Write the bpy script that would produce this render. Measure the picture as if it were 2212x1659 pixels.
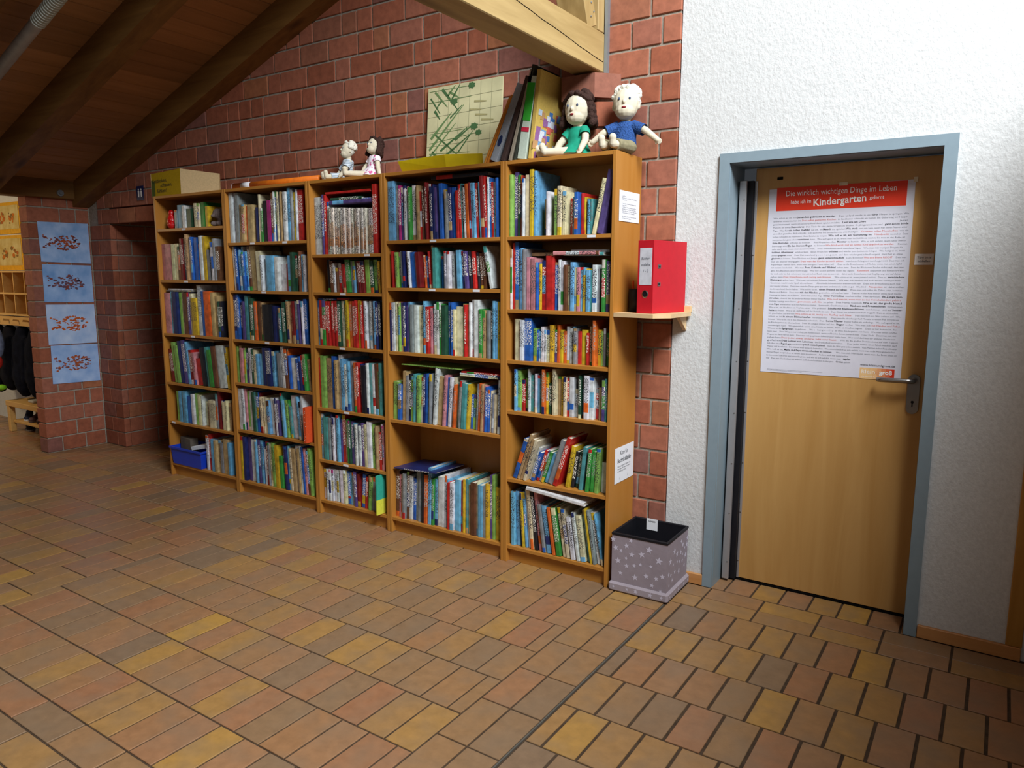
import bpy, bmesh, math, random
from mathutils import Vector, Matrix
from math import sin, cos, pi, radians
for o in list(bpy.data.objects): bpy.data.objects.remove(o)
scene = bpy.context.scene
COL = scene.collection
# ------------------------------------------------------------------ camera
CAMP = Vector((1.4599, -3.0193, 1.4727)); YAW, PITCH, ROLL, FPX = -0.5869, -0.1465, 0.0027, 1584.19
CF = Vector((sin(YAW)*cos(PITCH), cos(YAW)*cos(PITCH), sin(PITCH)))
_r = Vector((cos(YAW), -sin(YAW), 0)); _u = _r.cross(CF)
CR = _r*cos(ROLL) + _u*sin(ROLL); CU = -_r*sin(ROLL) + _u*cos(ROLL)
cd = bpy.data.cameras.new('camera'); cam = bpy.data.objects.new('camera', cd); COL.objects.link(cam)
cd.sensor_width = 36; cd.sensor_fit = 'HORIZONTAL'; cd.lens = FPX/2212*36; cd.clip_end = 100
M = Matrix.Identity(4)
for i in range(3):
    M[i][0] = CR[i]; M[i][1] = CU[i]; M[i][2] = -CF[i]; M[i][3] = CAMP[i]
cam.matrix_world = M
scene.camera = cam
def project(q):
    d = Vector(q) - CAMP; z = d.dot(CF)
    if z < .05: return None
    return (1106 + FPX*d.dot(CR)/z, 829.5 - FPX*d.dot(CU)/z, z)
# ------------------------------------------------------------------ world, daylight, exposure
w = bpy.data.worlds.new('world'); scene.world = w; w.use_nodes = True
w.node_tree.nodes['Background'].inputs[0].default_value = (.80, .88, 1, 1)
w.node_tree.nodes['Background'].inputs[1].default_value = .045
def area(name, loc, target, sx, sy, energy, color):
    l = bpy.data.lights.new(name, 'AREA'); l.shape = 'RECTANGLE'; l.size = sx; l.size_y = sy; l.energy = energy; l.color = color
    o = bpy.data.objects.new(name, l); COL.objects.link(o); o.location = loc
    o.rotation_euler = (Vector(target) - Vector(loc)).to_track_quat('-Z', 'Y').to_euler()
    return o
area('skylight_daylight', (3.1, -2.4, 5.2), (-.3, .2, 1.2), 2.0, 2.0, 600, (.92, .965, 1))
area('front_fill', (-.6, -5.6, 2.3), (-1.2, 0, 1.0), 2.6, 1.6, 10, (1, .97, .92))  # soft fill light added behind the camera to brighten the book fronts
scene.view_settings.view_transform = 'Standard'; scene.view_settings.look = 'None'
scene.view_settings.gamma = 1; scene.view_settings.use_curve_mapping = False
scene.view_settings.exposure = -0.08
# ------------------------------------------------------------------ helpers
def lin(c):
    if isinstance(c, str): c = tuple(int(c[i:i+2], 16)/255 for i in (0, 2, 4))
    return tuple(((v/12.92) if v <= .04045 else ((v+.055)/1.055)**2.4) for v in c)
class MB:
    def __init__(s): s.v = []; s.f = []; s.c = []; s.mi = []
    def add(s, vs, fs, col=None, mi=0):
        n = len(s.v); s.v += [tuple(q) for q in vs]
        for f in fs: s.f.append(tuple(i+n for i in f)); s.c.append(col); s.mi.append(mi)
        return s
    def box(s, a, b, col=None, mi=0, mtx=None):
        x0, y0, z0 = a; x1, y1, z1 = b
        vs = [(x0,y0,z0),(x1,y0,z0),(x1,y1,z0),(x0,y1,z0),(x0,y0,z1),(x1,y0,z1),(x1,y1,z1),(x0,y1,z1)]
        if mtx: vs = [mtx @ Vector(q) for q in vs]
        return s.add(vs, [(0,3,2,1),(4,5,6,7),(0,1,5,4),(1,2,6,5),(2,3,7,6),(3,0,4,7)], col, mi)
    def cbox(s, a, b, e=.003, col=None, mi=0, mtx=None):   # box with chamfered edges
        bm = bmesh.new(); bmesh.ops.create_cube(bm, size=1)
        for q in bm.verts: q.co = Vector([(a[i]+b[i])/2 + q.co[i]*(b[i]-a[i]) for i in range(3)])
        bmesh.ops.bevel(bm, geom=list(bm.edges), offset=e, segments=1, affect='EDGES', profile=.5)
        bm.verts.index_update()
        vs = [(mtx @ q.co) if mtx else q.co.copy() for q in bm.verts]; fs = [[q.index for q in f.verts] for f in bm.faces]
        bm.free(); return s.add(vs, fs, col, mi)
    def prism(s, poly, z0, z1, axis='Z', col=None, mi=0):
        n = len(poly)
        def P(a, b, c): return {'Z': (a,b,c), 'Y': (a,c,b), 'X': (c,a,b)}[axis]
        vs = [P(a,b,z0) for a,b in poly] + [P(a,b,z1) for a,b in poly]
        fs = [tuple(range(n-1,-1,-1)), tuple(range(n,2*n))] + [(i,(i+1)%n,n+(i+1)%n,n+i) for i in range(n)]
        return s.add(vs, fs, col, mi)
    def tube(s, pts, rad, n=8, col=None, cap=True):
        pts = [Vector(q) for q in pts]; k = len(pts)
        if not hasattr(rad, '__len__'): rad = [rad]*k
        base = len(s.v); up = Vector((0,0,1)); vs = []
        for i, q in enumerate(pts):
            t = (pts[min(i+1,k-1)] - pts[max(i-1,0)]).normalized()
            a = t.cross(up)
            if a.length < .05: a = t.cross(Vector((1,0,0)))
            a.normalize(); b = a.cross(t)
            vs += [q + (a*cos(2*pi*j/n) + b*sin(2*pi*j/n))*rad[i] for j in range(n)]
        fs = [(i*n+j, i*n+(j+1)%n, (i+1)*n+(j+1)%n, (i+1)*n+j) for i in range(k-1) for j in range(n)]
        if cap: fs += [tuple(range(n-1,-1,-1)), tuple((k-1)*n+j for j in range(n))]
        return s.add(vs, fs, col)
    def ell(s, c, r, n=12, m=8, col=None, mtx=None):
        vs = []; 
        for i in range(m+1):
            th = pi*i/m
            for j in range(n):
                q = Vector((r[0]*sin(th)*cos(2*pi*j/n), r[1]*sin(th)*sin(2*pi*j/n), r[2]*cos(th)))
                if mtx: q = mtx @ q
                vs.append(q + Vector(c))
        fs = [(i*n+j, (i+1)*n+j, (i+1)*n+(j+1)%n, i*n+(j+1)%n) for i in range(m) for j in range(n)]
        return s.add(vs, fs, col)
    def quad(s, a, b, c, d, col=None, mi=0): return s.add([a,b,c,d], [(0,1,2,3)], col, mi)
    def mesh(s, name, mats, smooth=False):
        me = bpy.data.meshes.new(name); me.from_pydata(s.v, [], s.f)
        for m in (mats if isinstance(mats, (list, tuple)) else [mats]): me.materials.append(m)
        for i, p in enumerate(me.polygons):
            p.material_index = s.mi[i]; p.use_smooth = smooth
        if any(c is not None for c in s.c):
            at = me.color_attributes.new('Col', 'FLOAT_COLOR', 'CORNER')
            for i, p in enumerate(me.polygons):
                c = s.c[i] or (1,1,1,0)
                for li in p.loop_indices: at.data[li].color = (c[0], c[1], c[2], c[3] if len(c) > 3 else 0)
        me.update(); return me
    def build(s, name, mats, parent=None, smooth=False, loc=None):
        return link(name, s.mesh(name, mats, smooth), parent, loc)
def link(name, data, parent=None, loc=None):
    o = bpy.data.objects.new(name, data); COL.objects.link(o)
    if parent: o.parent = parent
    if loc is not None: o.location = loc
    return o
def tag(o, label, cat, group=None, kind=None):
    if label: o['label'] = label
    if cat: o['category'] = cat
    if group: o['group'] = group
    if kind: o['kind'] = kind
    return o
def thing(name, label, cat, loc=(0,0,0), rz=0, group=None):
    o = link(name, None); o.location = loc; o.rotation_euler = (0,0,rz); o.empty_display_size = .05
    return tag(o, label, cat, group)
def struct(o): o['kind'] = 'structure'; return o
# ------------------------------------------------------------------ materials
def mat(name, rough=.6, spec=.3):
    m = bpy.data.materials.new(name); m.use_nodes = True
    nt = m.node_tree; b = nt.nodes['Principled BSDF']
    b.inputs['Roughness'].default_value = rough; b.inputs['Specular IOR Level'].default_value = spec
    return m, nt, b
def N(nt, t, **kw):
    n = nt.nodes.new(t)
    for k, v in kw.items():
        if k.startswith('_'): setattr(n, k[1:], v)
        else: n.inputs[k].default_value = v
    return n
def ramp(nt, src, stops):
    r = nt.nodes.new('ShaderNodeValToRGB'); e = r.color_ramp.elements
    while len(e) < len(stops): e.new(.5)
    for i, (p, c) in enumerate(stops): e[i].position = p; e[i].color = (*lin(c), 1)
    nt.links.new(src, r.inputs[0]); return r
def mix(nt, a, b, fac, typ='MIX'):
    m = nt.nodes.new('ShaderNodeMix'); m.data_type = 'RGBA'; m.blend_type = typ
    for sock, v in ((m.inputs['Factor'], fac), (m.inputs['A'], a), (m.inputs['B'], b)):
        if hasattr(v, 'is_output'): nt.links.new(v, sock)
        else: sock.default_value = v if not isinstance(v, tuple) or len(v) == 4 else (*v, 1)
    return m.outputs['Result']
def bump(nt, b, h, strength, dist=.01):
    n = nt.nodes.new('ShaderNodeBump'); n.inputs['Strength'].default_value = strength; n.inputs['Distance'].default_value = dist
    nt.links.new(h, n.inputs['Height']); nt.links.new(n.outputs[0], b.inputs['Normal'])
def mapped(nt, scale, coord='Object'):
    tc = nt.nodes.new('ShaderNodeTexCoord'); mp = nt.nodes.new('ShaderNodeMapping'); mp.inputs['Scale'].default_value = scale
    nt.links.new(tc.outputs[coord], mp.inputs[0]); return mp.outputs[0]
def plain(name, c, rough=.6, spec=.3, var=.12, scale=30, metal=0, bmp=0):
    m, nt, b = mat(name, rough, spec); b.inputs['Metallic'].default_value = metal
    n = N(nt, 'ShaderNodeTexNoise', Scale=scale, Detail=3); nt.links.new(mapped(nt, (1,1,1)), n.inputs[0])
    L = lin(c); r = ramp(nt, n.outputs['Fac'], [(.3, '000000'), (.7, '000000')])
    r.color_ramp.elements[0].color = (*[v*(1-var) for v in L], 1); r.color_ramp.elements[1].color = (*[min(1, v*(1+var)) for v in L], 1)
    nt.links.new(r.outputs[0], b.inputs['Base Color'])
    if bmp: bump(nt, b, n.outputs['Fac'], bmp)
    return m
def wood(name, c1, c2, axis, rough=.45, scale=1.0, knots=False, rnd=.0):
    m, nt, b = mat(name, rough, .35)
    sc = {'X': (2.2,26,26), 'Y': (26,2.2,26), 'Z': (26,26,2.2)}[axis]
    v = mapped(nt, tuple(q*scale for q in sc))
    oi = nt.nodes.new('ShaderNodeObjectInfo')
    ad = nt.nodes.new('ShaderNodeVectorMath'); ad.operation = 'ADD'
    ml = nt.nodes.new('ShaderNodeVectorMath'); ml.operation = 'SCALE'; ml.inputs[0].default_value = (37, 19, 53)
    nt.links.new(oi.outputs['Random'], ml.inputs['Scale']); nt.links.new(v, ad.inputs[0]); nt.links.new(ml.outputs[0], ad.inputs[1])
    n = N(nt, 'ShaderNodeTexNoise', Scale=1, Detail=5, Roughness=.6, Distortion=.6); nt.links.new(ad.outputs[0], n.inputs[0])
    r = ramp(nt, n.outputs['Fac'], [(.32, c1), (.68, c2)]); out = r.outputs[0]
    if rnd:
        mr = N(nt, 'ShaderNodeMapRange'); nt.links.new(oi.outputs['Random'], mr.inputs[0]); mr.inputs[3].default_value = 1-rnd; mr.inputs[4].default_value = 1+rnd
        hs = nt.nodes.new('ShaderNodeHueSaturation'); nt.links.new(mr.outputs[0], hs.inputs['Value']); nt.links.new(out, hs.inputs['Color']); out = hs.outputs[0]
    if knots:
        vo = N(nt, 'ShaderNodeTexVoronoi', Scale=1); nt.links.new(mapped(nt, tuple(q*.16 for q in sc)), vo.inputs[0])
        kr = ramp(nt, vo.outputs['Distance'], [(.05, '5a3a1c'), (.16, 'ffffff')]); out = mix(nt, out, kr.outputs[0], .75, 'MULTIPLY')
    nt.links.new(out, b.inputs['Base Color']); bump(nt, b, n.outputs['Fac'], .06, .004)
    return m
def random_ramp(name, stops, rough, island=False, noise=.25, edge=None, bstr=.15, nscale=22):
    m, nt, b = mat(name, rough, .35)
    if island: src = nt.nodes.new('ShaderNodeNewGeometry').outputs['Random Per Island']
    else: src = nt.nodes.new('ShaderNodeObjectInfo').outputs['Random']
    r = ramp(nt, src, stops); r.color_ramp.interpolation = 'LINEAR'
    tc = nt.nodes.new('ShaderNodeNewGeometry')
    n = N(nt, 'ShaderNodeTexNoise', Scale=nscale, Detail=5, Roughness=.65); nt.links.new(tc.outputs['Position'], n.inputs[0])
    n2 = N(nt, 'ShaderNodeTexNoise', Scale=7, Detail=2); nt.links.new(tc.outputs['Position'], n2.inputs[0])
    g = ramp(nt, n.outputs['Fac'], [(.25, '9a9a9a'), (.75, 'ffffff')])
    out = mix(nt, r.outputs[0], g.outputs[0], noise*2, 'MULTIPLY')
    if edge:
        g2 = ramp(nt, n2.outputs['Fac'], [(.42, '000000'), (.68, 'ffffff')])
        out = mix(nt, out, (*lin(edge), 1), mix(nt, (0,0,0,1), g2.outputs[0], .45))
    nt.links.new(out, b.inputs['Base Color']); bump(nt, b, n.outputs['Fac'], bstr, .004)
    return m
M_brick = random_ramp('fired_brick', [(0,'9c5a40'),(.25,'aa6247'),(.5,'b36e54'),(.72,'a96a55'),(.86,'925f54'),(1,'b4714c')], .85, noise=.3)
TS = [(0,'8c7259'),(.2,'9f7a54'),(.4,'a67b57'),(.55,'a67452'),(.7,'a47c53'),(.85,'aa8150'),(.95,'b3884c'),(1,'bf9249')]
M_tile = random_ramp('clay_floor_tile', TS, .36, noise=.22, edge='85705a', bstr=.08)
M_tile_s = random_ramp('clay_floor_tile_far', TS, .36, island=True, noise=.22, edge='85705a', bstr=.08)
M_mortar = plain('mortar', '9a9083', .95, .1, .2, 60, bmp=.3)
M_grout = plain('floor_grout', '4c3d30', .9, .1, .25, 40, bmp=.2)
M_shelf = {a: wood('bookcase_veneer_'+a, 'b0752e', 'b67d38', a, .4) for a in 'XYZ'}
M_raft = {a: wood('tie_timber_'+a, '9c8150', 'b89c68', a, .6, .6, True) for a in 'XYZ'}
M_rafd = {a: wood('dark_timber_'+a, '6a4820', '84602f', a, .6, .6, True) for a in 'XYZ'}  # darker brown than the tie beam timber, same grain and knots
M_board = wood('ceiling_board', '9a7048', 'aa7e54', 'Y', .6, .7, rnd=.18)
M_beech = wood('beech_door', 'b98a4c', 'c79a5c', 'Z', .42, .45)
M_base = wood('skirting_wood', 'bd8148', 'cc945c', 'X', .45, .8)
M_post = wood('post_wood', 'a8752f', 'b98840', 'Z', .45, .8)
M_light = wood('pale_pine', 'd9b582', 'e3c498', 'X', .5, .8)
M_cubby = wood('cubby_wood', 'c89a52', 'd6ab66', 'X', .5, .8)
def plaster():
    m, nt, b = mat('woodchip_plaster', .9, .15)
    n = N(nt, 'ShaderNodeTexNoise', Scale=95, Detail=3, Roughness=.55); nt.links.new(mapped(nt, (1,1,.7)), n.inputs[0])
    r = ramp(nt, n.outputs['Fac'], [(.3, 'cacbca'), (.7, 'd7d8d7')]); nt.links.new(r.outputs[0], b.inputs['Base Color'])
    bump(nt, b, n.outputs['Fac'], .42, .007); return m
M_plaster = plaster()
M_steel = plain('grey_door_frame_paint', '8496a0', .4, .4, .03)
M_alu = plain('aluminium', 'b4b2b4', .38, .5, .03, metal=.6)
M_chrome = plain('brushed_steel', '9a9590', .3, .5, .05, metal=1)
M_zinc = plain('zinc_strip', '8f979d', .4, .5, .05, metal=.5)
M_black = plain('black_plastic', '14141a', .55, .3)
M_dark = plain('dark_void', '0c0a0a', .9, .1)
M_paper = plain('white_paper', 'e6e8ec', .7, .2, .02)
M_pages = plain('page_edges', 'd8cfba', .85, .1, .1, 200)
M_ink = plain('print_black', '33343a', .8, .1, .02)
M_inkg = plain('print_grey', '6d7078', .8, .1, .02)
M_inkr = plain('print_red', 'c9533f', .8, .1, .02)
M_white = plain('white_print', 'f3f1ec', .6, .2, .02)
def book_mat():
    m, nt, b = mat('book_cover', .38, .4)
    a = nt.nodes.new('ShaderNodeAttribute'); a.attribute_name = 'Col'
    n = N(nt, 'ShaderNodeTexNoise', Scale=28, Detail=3, Roughness=.6)
    tc = nt.nodes.new('ShaderNodeNewGeometry'); nt.links.new(tc.outputs['Position'], n.inputs[0])
    n3 = N(nt, 'ShaderNodeTexNoise', Scale=1, Detail=1)
    mp = nt.nodes.new('ShaderNodeMapping'); mp.inputs['Scale'].default_value = (170, 1, 260)
    nt.links.new(tc.outputs['Position'], mp.inputs[0]); nt.links.new(mp.outputs[0], n3.inputs[0])
    tr = ramp(nt, n3.outputs['Fac'], [(.52, '000000'), (.56, 'ffffff')])
    g = ramp(nt, n.outputs['Fac'], [(.3, 'b4b4b4'), (.62, 'ffffff')])
    base = mix(nt, a.outputs['Color'], g.outputs[0], .8, 'MULTIPLY')
    bw = nt.nodes.new('ShaderNodeRGBToBW'); nt.links.new(a.outputs['Color'], bw.inputs[0])
    tcol = ramp(nt, bw.outputs[0], [(.18, 'f0ece0'), (.3, '30303a')])
    f = nt.nodes.new('ShaderNodeMath'); f.operation = 'MULTIPLY'; nt.links.new(tr.outputs[0], f.inputs[0]); nt.links.new(a.outputs['Alpha'], f.inputs[1])
    nt.links.new(mix(nt, base, tcol.outputs[0], f.outputs[0]), b.inputs['Base Color'])
    return m
M_book = book_mat()
def attr_mat(name, rough=.7, spec=.2, noise=.0, nscale=40):
    m, nt, b = mat(name, rough, spec); a = nt.nodes.new('ShaderNodeAttribute'); a.attribute_name = 'Col'
    n = N(nt, 'ShaderNodeTexNoise', Scale=nscale, Detail=3); nt.links.new(mapped(nt, (1,1,1)), n.inputs[0])
    g = ramp(nt, n.outputs['Fac'], [(.3, '8c8c8c'), (.65, 'ffffff')])
    nt.links.new(mix(nt, a.outputs['Color'], g.outputs[0], noise, 'MULTIPLY'), b.inputs['Base Color']); return m
M_print = attr_mat('flat_print', .75, .15, .18, 90)
# ------------------------------------------------------------------ setting: floor
rng = random.Random(7)
YB = .28                      # face of the brick wall
floor = struct(MB().box((-7.8,-6.2,-.12), (1.9,1.7,-.004)).build('floor', M_grout))
def tile_mesh(wx, wy):
    e = .0014
    v = []
    for (ins, z) in ((0,-.02),(0,-.0014),(e,0)):
        v += [(-wx/2+ins,-wy/2+ins,z),(wx/2-ins,-wy/2+ins,z),(wx/2-ins,wy/2-ins,z),(-wx/2+ins,wy/2-ins,z)]
    f = [(8,9,10,11)]
    for k in (0,4): f += [(k+i,k+(i+1)%4,k+4+(i+1)%4,k+4+i) for i in range(4)]
    return v, f
tiles = []
PX, PY, Y0 = .1235, .2463, .0355
def tile(x0, x1, y0, y1, gx=.008, gy=.0065):
    tiles.append(((x0+x1)/2, (y0+y1)/2, x1-x0-gx, y1-y0-gy))
def field(xl, xr, rows, phase_right, gx):
    # header rows of tiles lying lengthwise in Y, alternate rows shifted by half a tile
    for k, (y0, y1) in rows:
        x = xr - (PX/2 if k % 2 == phase_right else 0)
        if x < xr - .01: tile(x, xr, y0, y1, gx)
        while x > xl + .02:
            a = max(x-PX, xl)
            if x - a > .03: tile(a, x, y0, y1, gx)
            x = a
rows = [(k, (Y0-(k+1)*PY, Y0-k*PY)) for k in range(0, 8)]
ylow = Y0-8*PY
field(-2.185, .042, rows, 0, .008)
field(-7.5, -2.44, rows, 1, .008)
for k in range(0, 11):                                 # right field: even rows start with a half tile at the strip
    x = .298; L = PX/2 if k % 2 == 0 else PX
    while x < 1.85:
        tile(x, x+L, Y0-(k+1)*PY, Y0-k*PY, .0105); x += L; L = PX
for (xa, xb) in ((-2.44,-2.3125),(-2.3125,-2.185)):
    for j in range(-1, 9):
        y1 = Y0-.5*PY-j*PY+ (PY if j < 0 else 0)*0
        tile(xa, xb, y1-PY, y1)
for (xa, xb) in ((.042,.165),(.165,.29)):
    for j in range(0, 9):
        y1 = -.092-j*.2465
        tile(xa, xb, y1-.2465, y1)
for x in (.042,): tile(x, x+.125, -.092, .03); tile(x+.125, x+.248, -.092, .03)
for r in range(2):                                     # two stretcher rows along the near edge of the left fields
    y1 = ylow - r*.1235
    x = .04 - (r % 2)*.12
    while x > -5: tile(x-.2475, x, y1-.1235, y1); x -= .2475
for k in range(3): field(-4.5, .042, [(k, (ylow-.247-(k+1)*PY, ylow-.247-k*PY))], 0, .008)
for r in range(2):                                     # stretcher rows in front of the door
    y1 = .274 - r*.118
    x = .417-.2475
    while x < 1.85: tile(max(x,.298), x+.2475, y1-.118, y1, .009, .005); x += .2475
x = .473-PX
while x < 1.3: tile(x, x+PX, .278, .47, .009); x += PX
field(-7.5, -3.62, [(20,(Y0,Y0+PY)),(21,(Y0+PY,Y0+2*PY)),(22,(Y0+2*PY,Y0+3*PY)),(23,(Y0+3*PY,Y0+4*PY)),(24,(Y0+4*PY,Y0+5*PY))], 1, .008)
for x in (.042,.1655,): tile(x, x+.1235, .03, .27)
def tsize(t):
    q = project((t[0], t[1], 0))
    if q is None or not (-20 < q[0] < 2232 and 0 < q[1] < 1680): return 0
    return t[2]*t[3]*abs(CAMP.z)/q[2]**3
tiles.sort(key=tsize, reverse=True)
tcache = {}
rest = MB()
for i, (cx, cy, wx, wy) in enumerate(tiles):
    if i < 300 and tsize(tiles[i]) > 0:
        key = (round(wx,4), round(wy,4))
        if key not in tcache:
            me = bpy.data.meshes.new('floor_tile'); v, f = tile_mesh(wx, wy); me.from_pydata(v, [], f); me.materials.append(M_tile); tcache[key] = me
        o = link('floor_tile', tcache[key], floor, (cx, cy, rng.uniform(-.0006,.0006)))
    else:
        v, f = tile_mesh(wx, wy); rest.add([(a+cx,b+cy,c) for a,b,c in v], f)
rest.build('distant_floor_tiles', M_tile_s, floor)['kind'] = 'stuff'
struct(MB().box((.2915,-2.6,-.02),(.2965,-.02,.001)).build('trim_3', plain('worn_strip','6a675f',.5,.4,.1,metal=.3)))
# ------------------------------------------------------------------ setting: brick walls
def bond(x0, x1, k, rs, full=.24, half=.115, j=.011):
    out = []; x = x0
    x -= rs.choice([0, .06, .125, .18])
    while x < x1:
        L = half if rs.random() < .27 else full
        a, b = max(x, x0), min(x+L, x1)
        if b-a > .03: out.append((a, b))
        x += L + j
    if out and x1-out[-1][1] > .004: out[-1] = (out[-1][0], x1)
    if out and out[0][0]-x0 > .015: out[0] = (x0, out[0][1])
    return out
bcache = {}
PZ = .1256
def brick_obj(parent, size, loc):
    key = tuple(round(q,3) for q in size)
    if key not in bcache:
        h = [q/2 for q in key]; bcache[key] = MB().cbox((-h[0],-h[1],-h[2]),(h[0],h[1],h[2]),.003).mesh('brick', M_brick)
    return link('brick', bcache[key], parent, (loc[0]+rng.uniform(-.0008,.0008), loc[1]+rng.uniform(-.0015,.0015), loc[2]))
def rafter_z(x): return 2.103+.347*(x+4.824)
wb = MB()
wb.box((-3.62,YB+.007,0),(.162,YB+.12,4.4)); wb.box((-5.3,YB+.007,2.078),(-3.62,YB+.12,4.4)); wb.box((-5.3,YB+.007,0),(-4.734,YB+.12,2.078))
wall_back = struct(wb.build('wall_back', M_mortar))
rs = random.Random(11)
for k in range(0, 28):
    z0 = k*PZ+.006; z1 = z0+PZ-.012; zc = (z0+z1)/2
    segs = []
    if z1 > 1.99:
        cut = .024 if k % 2 else .082
        segs += bond(-5.04 if z0 > 2.05 else -4.9, cut-.011, k, rs) + [(cut, .165)]
    else:
        cut = .024 if k % 2 else .082
        segs += [(cut-.011-.24 if k % 2 else cut-.011-.115, cut-.011), (cut, .165)]
        if z1 < 2.07:
            c = -4.90 if k % 2 else -4.84
            segs += [(-5.035, c-.011), (c, -4.722)]
    for a, b in segs:
        xm = (a+b)/2
        if xm < -3.6 and z0 > 2.0 and z1 < 2.07: continue
        if z0 > rafter_z(xm)+.24 or z0 > 3.2: continue
        if -3.6 < xm < -.3 and z1 < 2.0: continue
        brick_obj(wall_back, (b-a, .05, z1-z0), (xm, YB+.025, zc))
# lintel soffit brick line over the passage is part of the wall; corbel under the tie beam
def corbel(y0): return [(-.39,YB),(-.39,y0),(-.212,y0),(-.122+(y0-.185)*.3,YB-.004),(-.122,YB)]
for z0, z1, y0 in ((2.302,2.412,.185),(2.176,2.286,.212),(2.05,2.162,.212)):
    MB().prism(corbel(y0), z0, z1).build('corbel_brick', M_brick, wall_back)
MB().prism([(-.37,YB),(-.37,.225),(-.22,.225),(-.14,YB)], 2.03, 2.414).build('corbel_mortar', M_mortar, wall_back)
# pillar with the fish pictures
PXF = -5.04
wl = MB().box((-5.165,-.193,0),(PXF-.007,YB+.02,2.12))
wall_left = struct(wl.build('wall_left', M_mortar))
for k in range(17):
    z0 = k*PZ+.006; z1 = min(z0+PZ-.012, 2.12); zc = (z0+z1)/2
    if k % 2: ys = [(-.2,.04),(.051,.166),(.177,.275)]
    else: ys = [(-.2,-.085),(-.074,.166-.06),(.117,.275)]
    for i, (a, b) in enumerate(ys):
        brick_obj(wall_left, (.132 if i == 0 else .05, b-a, z1-z0), (PXF-(.066 if i == 0 else .025), (a+b)/2, zc))
# passage to the toilets
pw = MB().box((-5.3,YB+.12,0),(-4.732,1.75,2.4)); pw.box((-4.732,1.62,0),(-3.0,1.75,2.4)); pw.box((-3.5,YB+.12,0),(-3.4,1.62,2.4)); pw.box((-5.3,YB+.1,2.078),(-3.4,1.75,2.2))
wall_passage = struct(pw.build('wall_passage', M_mortar))
for k in range(17):
    z0 = k*PZ+.006; z1 = min(z0+PZ-.012, 2.07); zc = (z0+z1)/2
    y = YB+.055 if k % 2 else YB+.055
    for a, b in ([(.335,.45),(.461,.70),(.711,.95),(.961,1.2)] if k % 2 else [(.335,.575),(.586,.826),(.837,1.077)]):
        brick_obj(wall_passage, (.05, b-a, z1-z0), (-4.725-.025, (a+b)/2, zc))
# white plaster wall with the door opening
wr = MB()
YW = .29
wr.box((.169,YW,0),(.40,YW+.2,4.6)); wr.box((1.245,YW,0),(1.66,YW+.2,4.6)); wr.box((.40,YW,1.985),(1.245,YW+.2,4.6))
struct(wr.build('wall_right', M_plaster))
struct(MB().cbox((.19,YW-.016,0),(.366,YW,.054),.003).build('baseboard_1', M_base))
struct(MB().cbox((1.277,YW-.016,0),(1.63,YW,.054),.003).build('baseboard_2', M_base))
struct(MB().cbox((1.578,YW-.012,.054),(1.632,YW+.05,2.1),.003).build('trim_1', M_post))
struct(MB().box((1.63,YW+.06,0),(2.6,YW+.1,2.6)).build('wall_recess', wood('dark_wood_panel','5b3d22','6b4a2a','Z')))
struct(MB().box((1.78,-1.9,0),(1.9,.28,2.45)).build('wall_shade_blocker', M_plaster))  # unseen wall added to shade the lower right of the door wall
struct(MB().box((-7.8,.33,0),(-5.2,.45,2.35)).build('wall_cloakroom', M_plaster))
struct(MB().box((-7.9,-4,0),(-7.6,.6,3)).build('wall_end', M_plaster))
struct(MB().box((-.203,YB-.022,2.413),(-.186,YB,3.6)).build('trim_2', M_zinc))
# ------------------------------------------------------------------ setting: ceiling and timbers
XR = .45
cl = lambda x: 2.2935+.347*(x+4.821)
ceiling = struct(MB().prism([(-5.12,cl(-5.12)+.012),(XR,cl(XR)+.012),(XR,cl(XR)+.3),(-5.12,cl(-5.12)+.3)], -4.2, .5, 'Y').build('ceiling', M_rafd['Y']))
struct(MB().box((-7.9,-4.2,2.31),(-5.12,.6,2.4)).build('ceiling_cloakroom', M_plaster))
sl = math.atan(.347)
bw = .128
bm_ = MB().cbox((0,-4.2,0),(bw*.975,.30,.018),.004).mesh('ceiling_board', M_board)
x = -5.1
while x < .4:
    o = link('ceiling_board', bm_, ceiling, (x, 0, 2.2935+.347*(x+4.821))); o.rotation_euler = (0,-sl,0); x += bw*cos(sl)
def rafter(y0, y1, label, x0=-5.06, x1=.44):
    m = MB()
    zb = lambda x: rafter_z(x); zt = lambda x: 2.298+.347*(x+4.821)
    m.prism([(x0,zb(x0)),(x1,zb(x1)),(x1,zt(x1)),(x0,zt(x0))], y0, y1, 'Y')
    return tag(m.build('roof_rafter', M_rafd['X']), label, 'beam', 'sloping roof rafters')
rafter(.155,.279,'dark sloping rafter running up along the brick wall')
rafter(-.575,-.455,'dark sloping rafter in the open ceiling, left of the wall rafter')
rafter(-1.305,-1.185,'dark sloping rafter in the top left corner beside the white pipe')
pl = thing('eaves_beam', 'horizontal wall plate beam with a round bolt above the fish pictures', 'beam')
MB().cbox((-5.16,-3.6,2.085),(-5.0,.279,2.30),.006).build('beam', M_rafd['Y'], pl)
b = MB(); b.tube([(-5.0,.043,2.128),(-4.985,.043,2.128)], .026, 14); b.tube([(-4.986,.043,2.128),(-4.974,.043,2.128)], .012, 6); b.build('bolt', M_zinc, pl)
tb = thing('tie_beam', 'pale horizontal timber tie beam ending at the brick wall above the dolls', 'beam')
MB().cbox((-.345,-4.0,2.425),(-.205,.279,2.60),.004).build('beam', M_raft['Y'], tb)
ck = MB(); r = random.Random(2); ck.tube([(-.2046, -.85+1.1*i/14, 2.555-.085*i/14+r.uniform(-.004,.004)) for i in range(15)], .0016, 5); ck.build('crack', M_dark, tb)
st = tag(MB().cbox((-.345,.20,2.602),(-.207,.262,3.7),.003).build('roof_post', M_raft['Z']), 'upright timber post standing on the tie beam against the bricks', 'beam')
br = thing('diagonal_brace', 'diagonal timber brace nailed on top of the tie beam end', 'beam')
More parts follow.
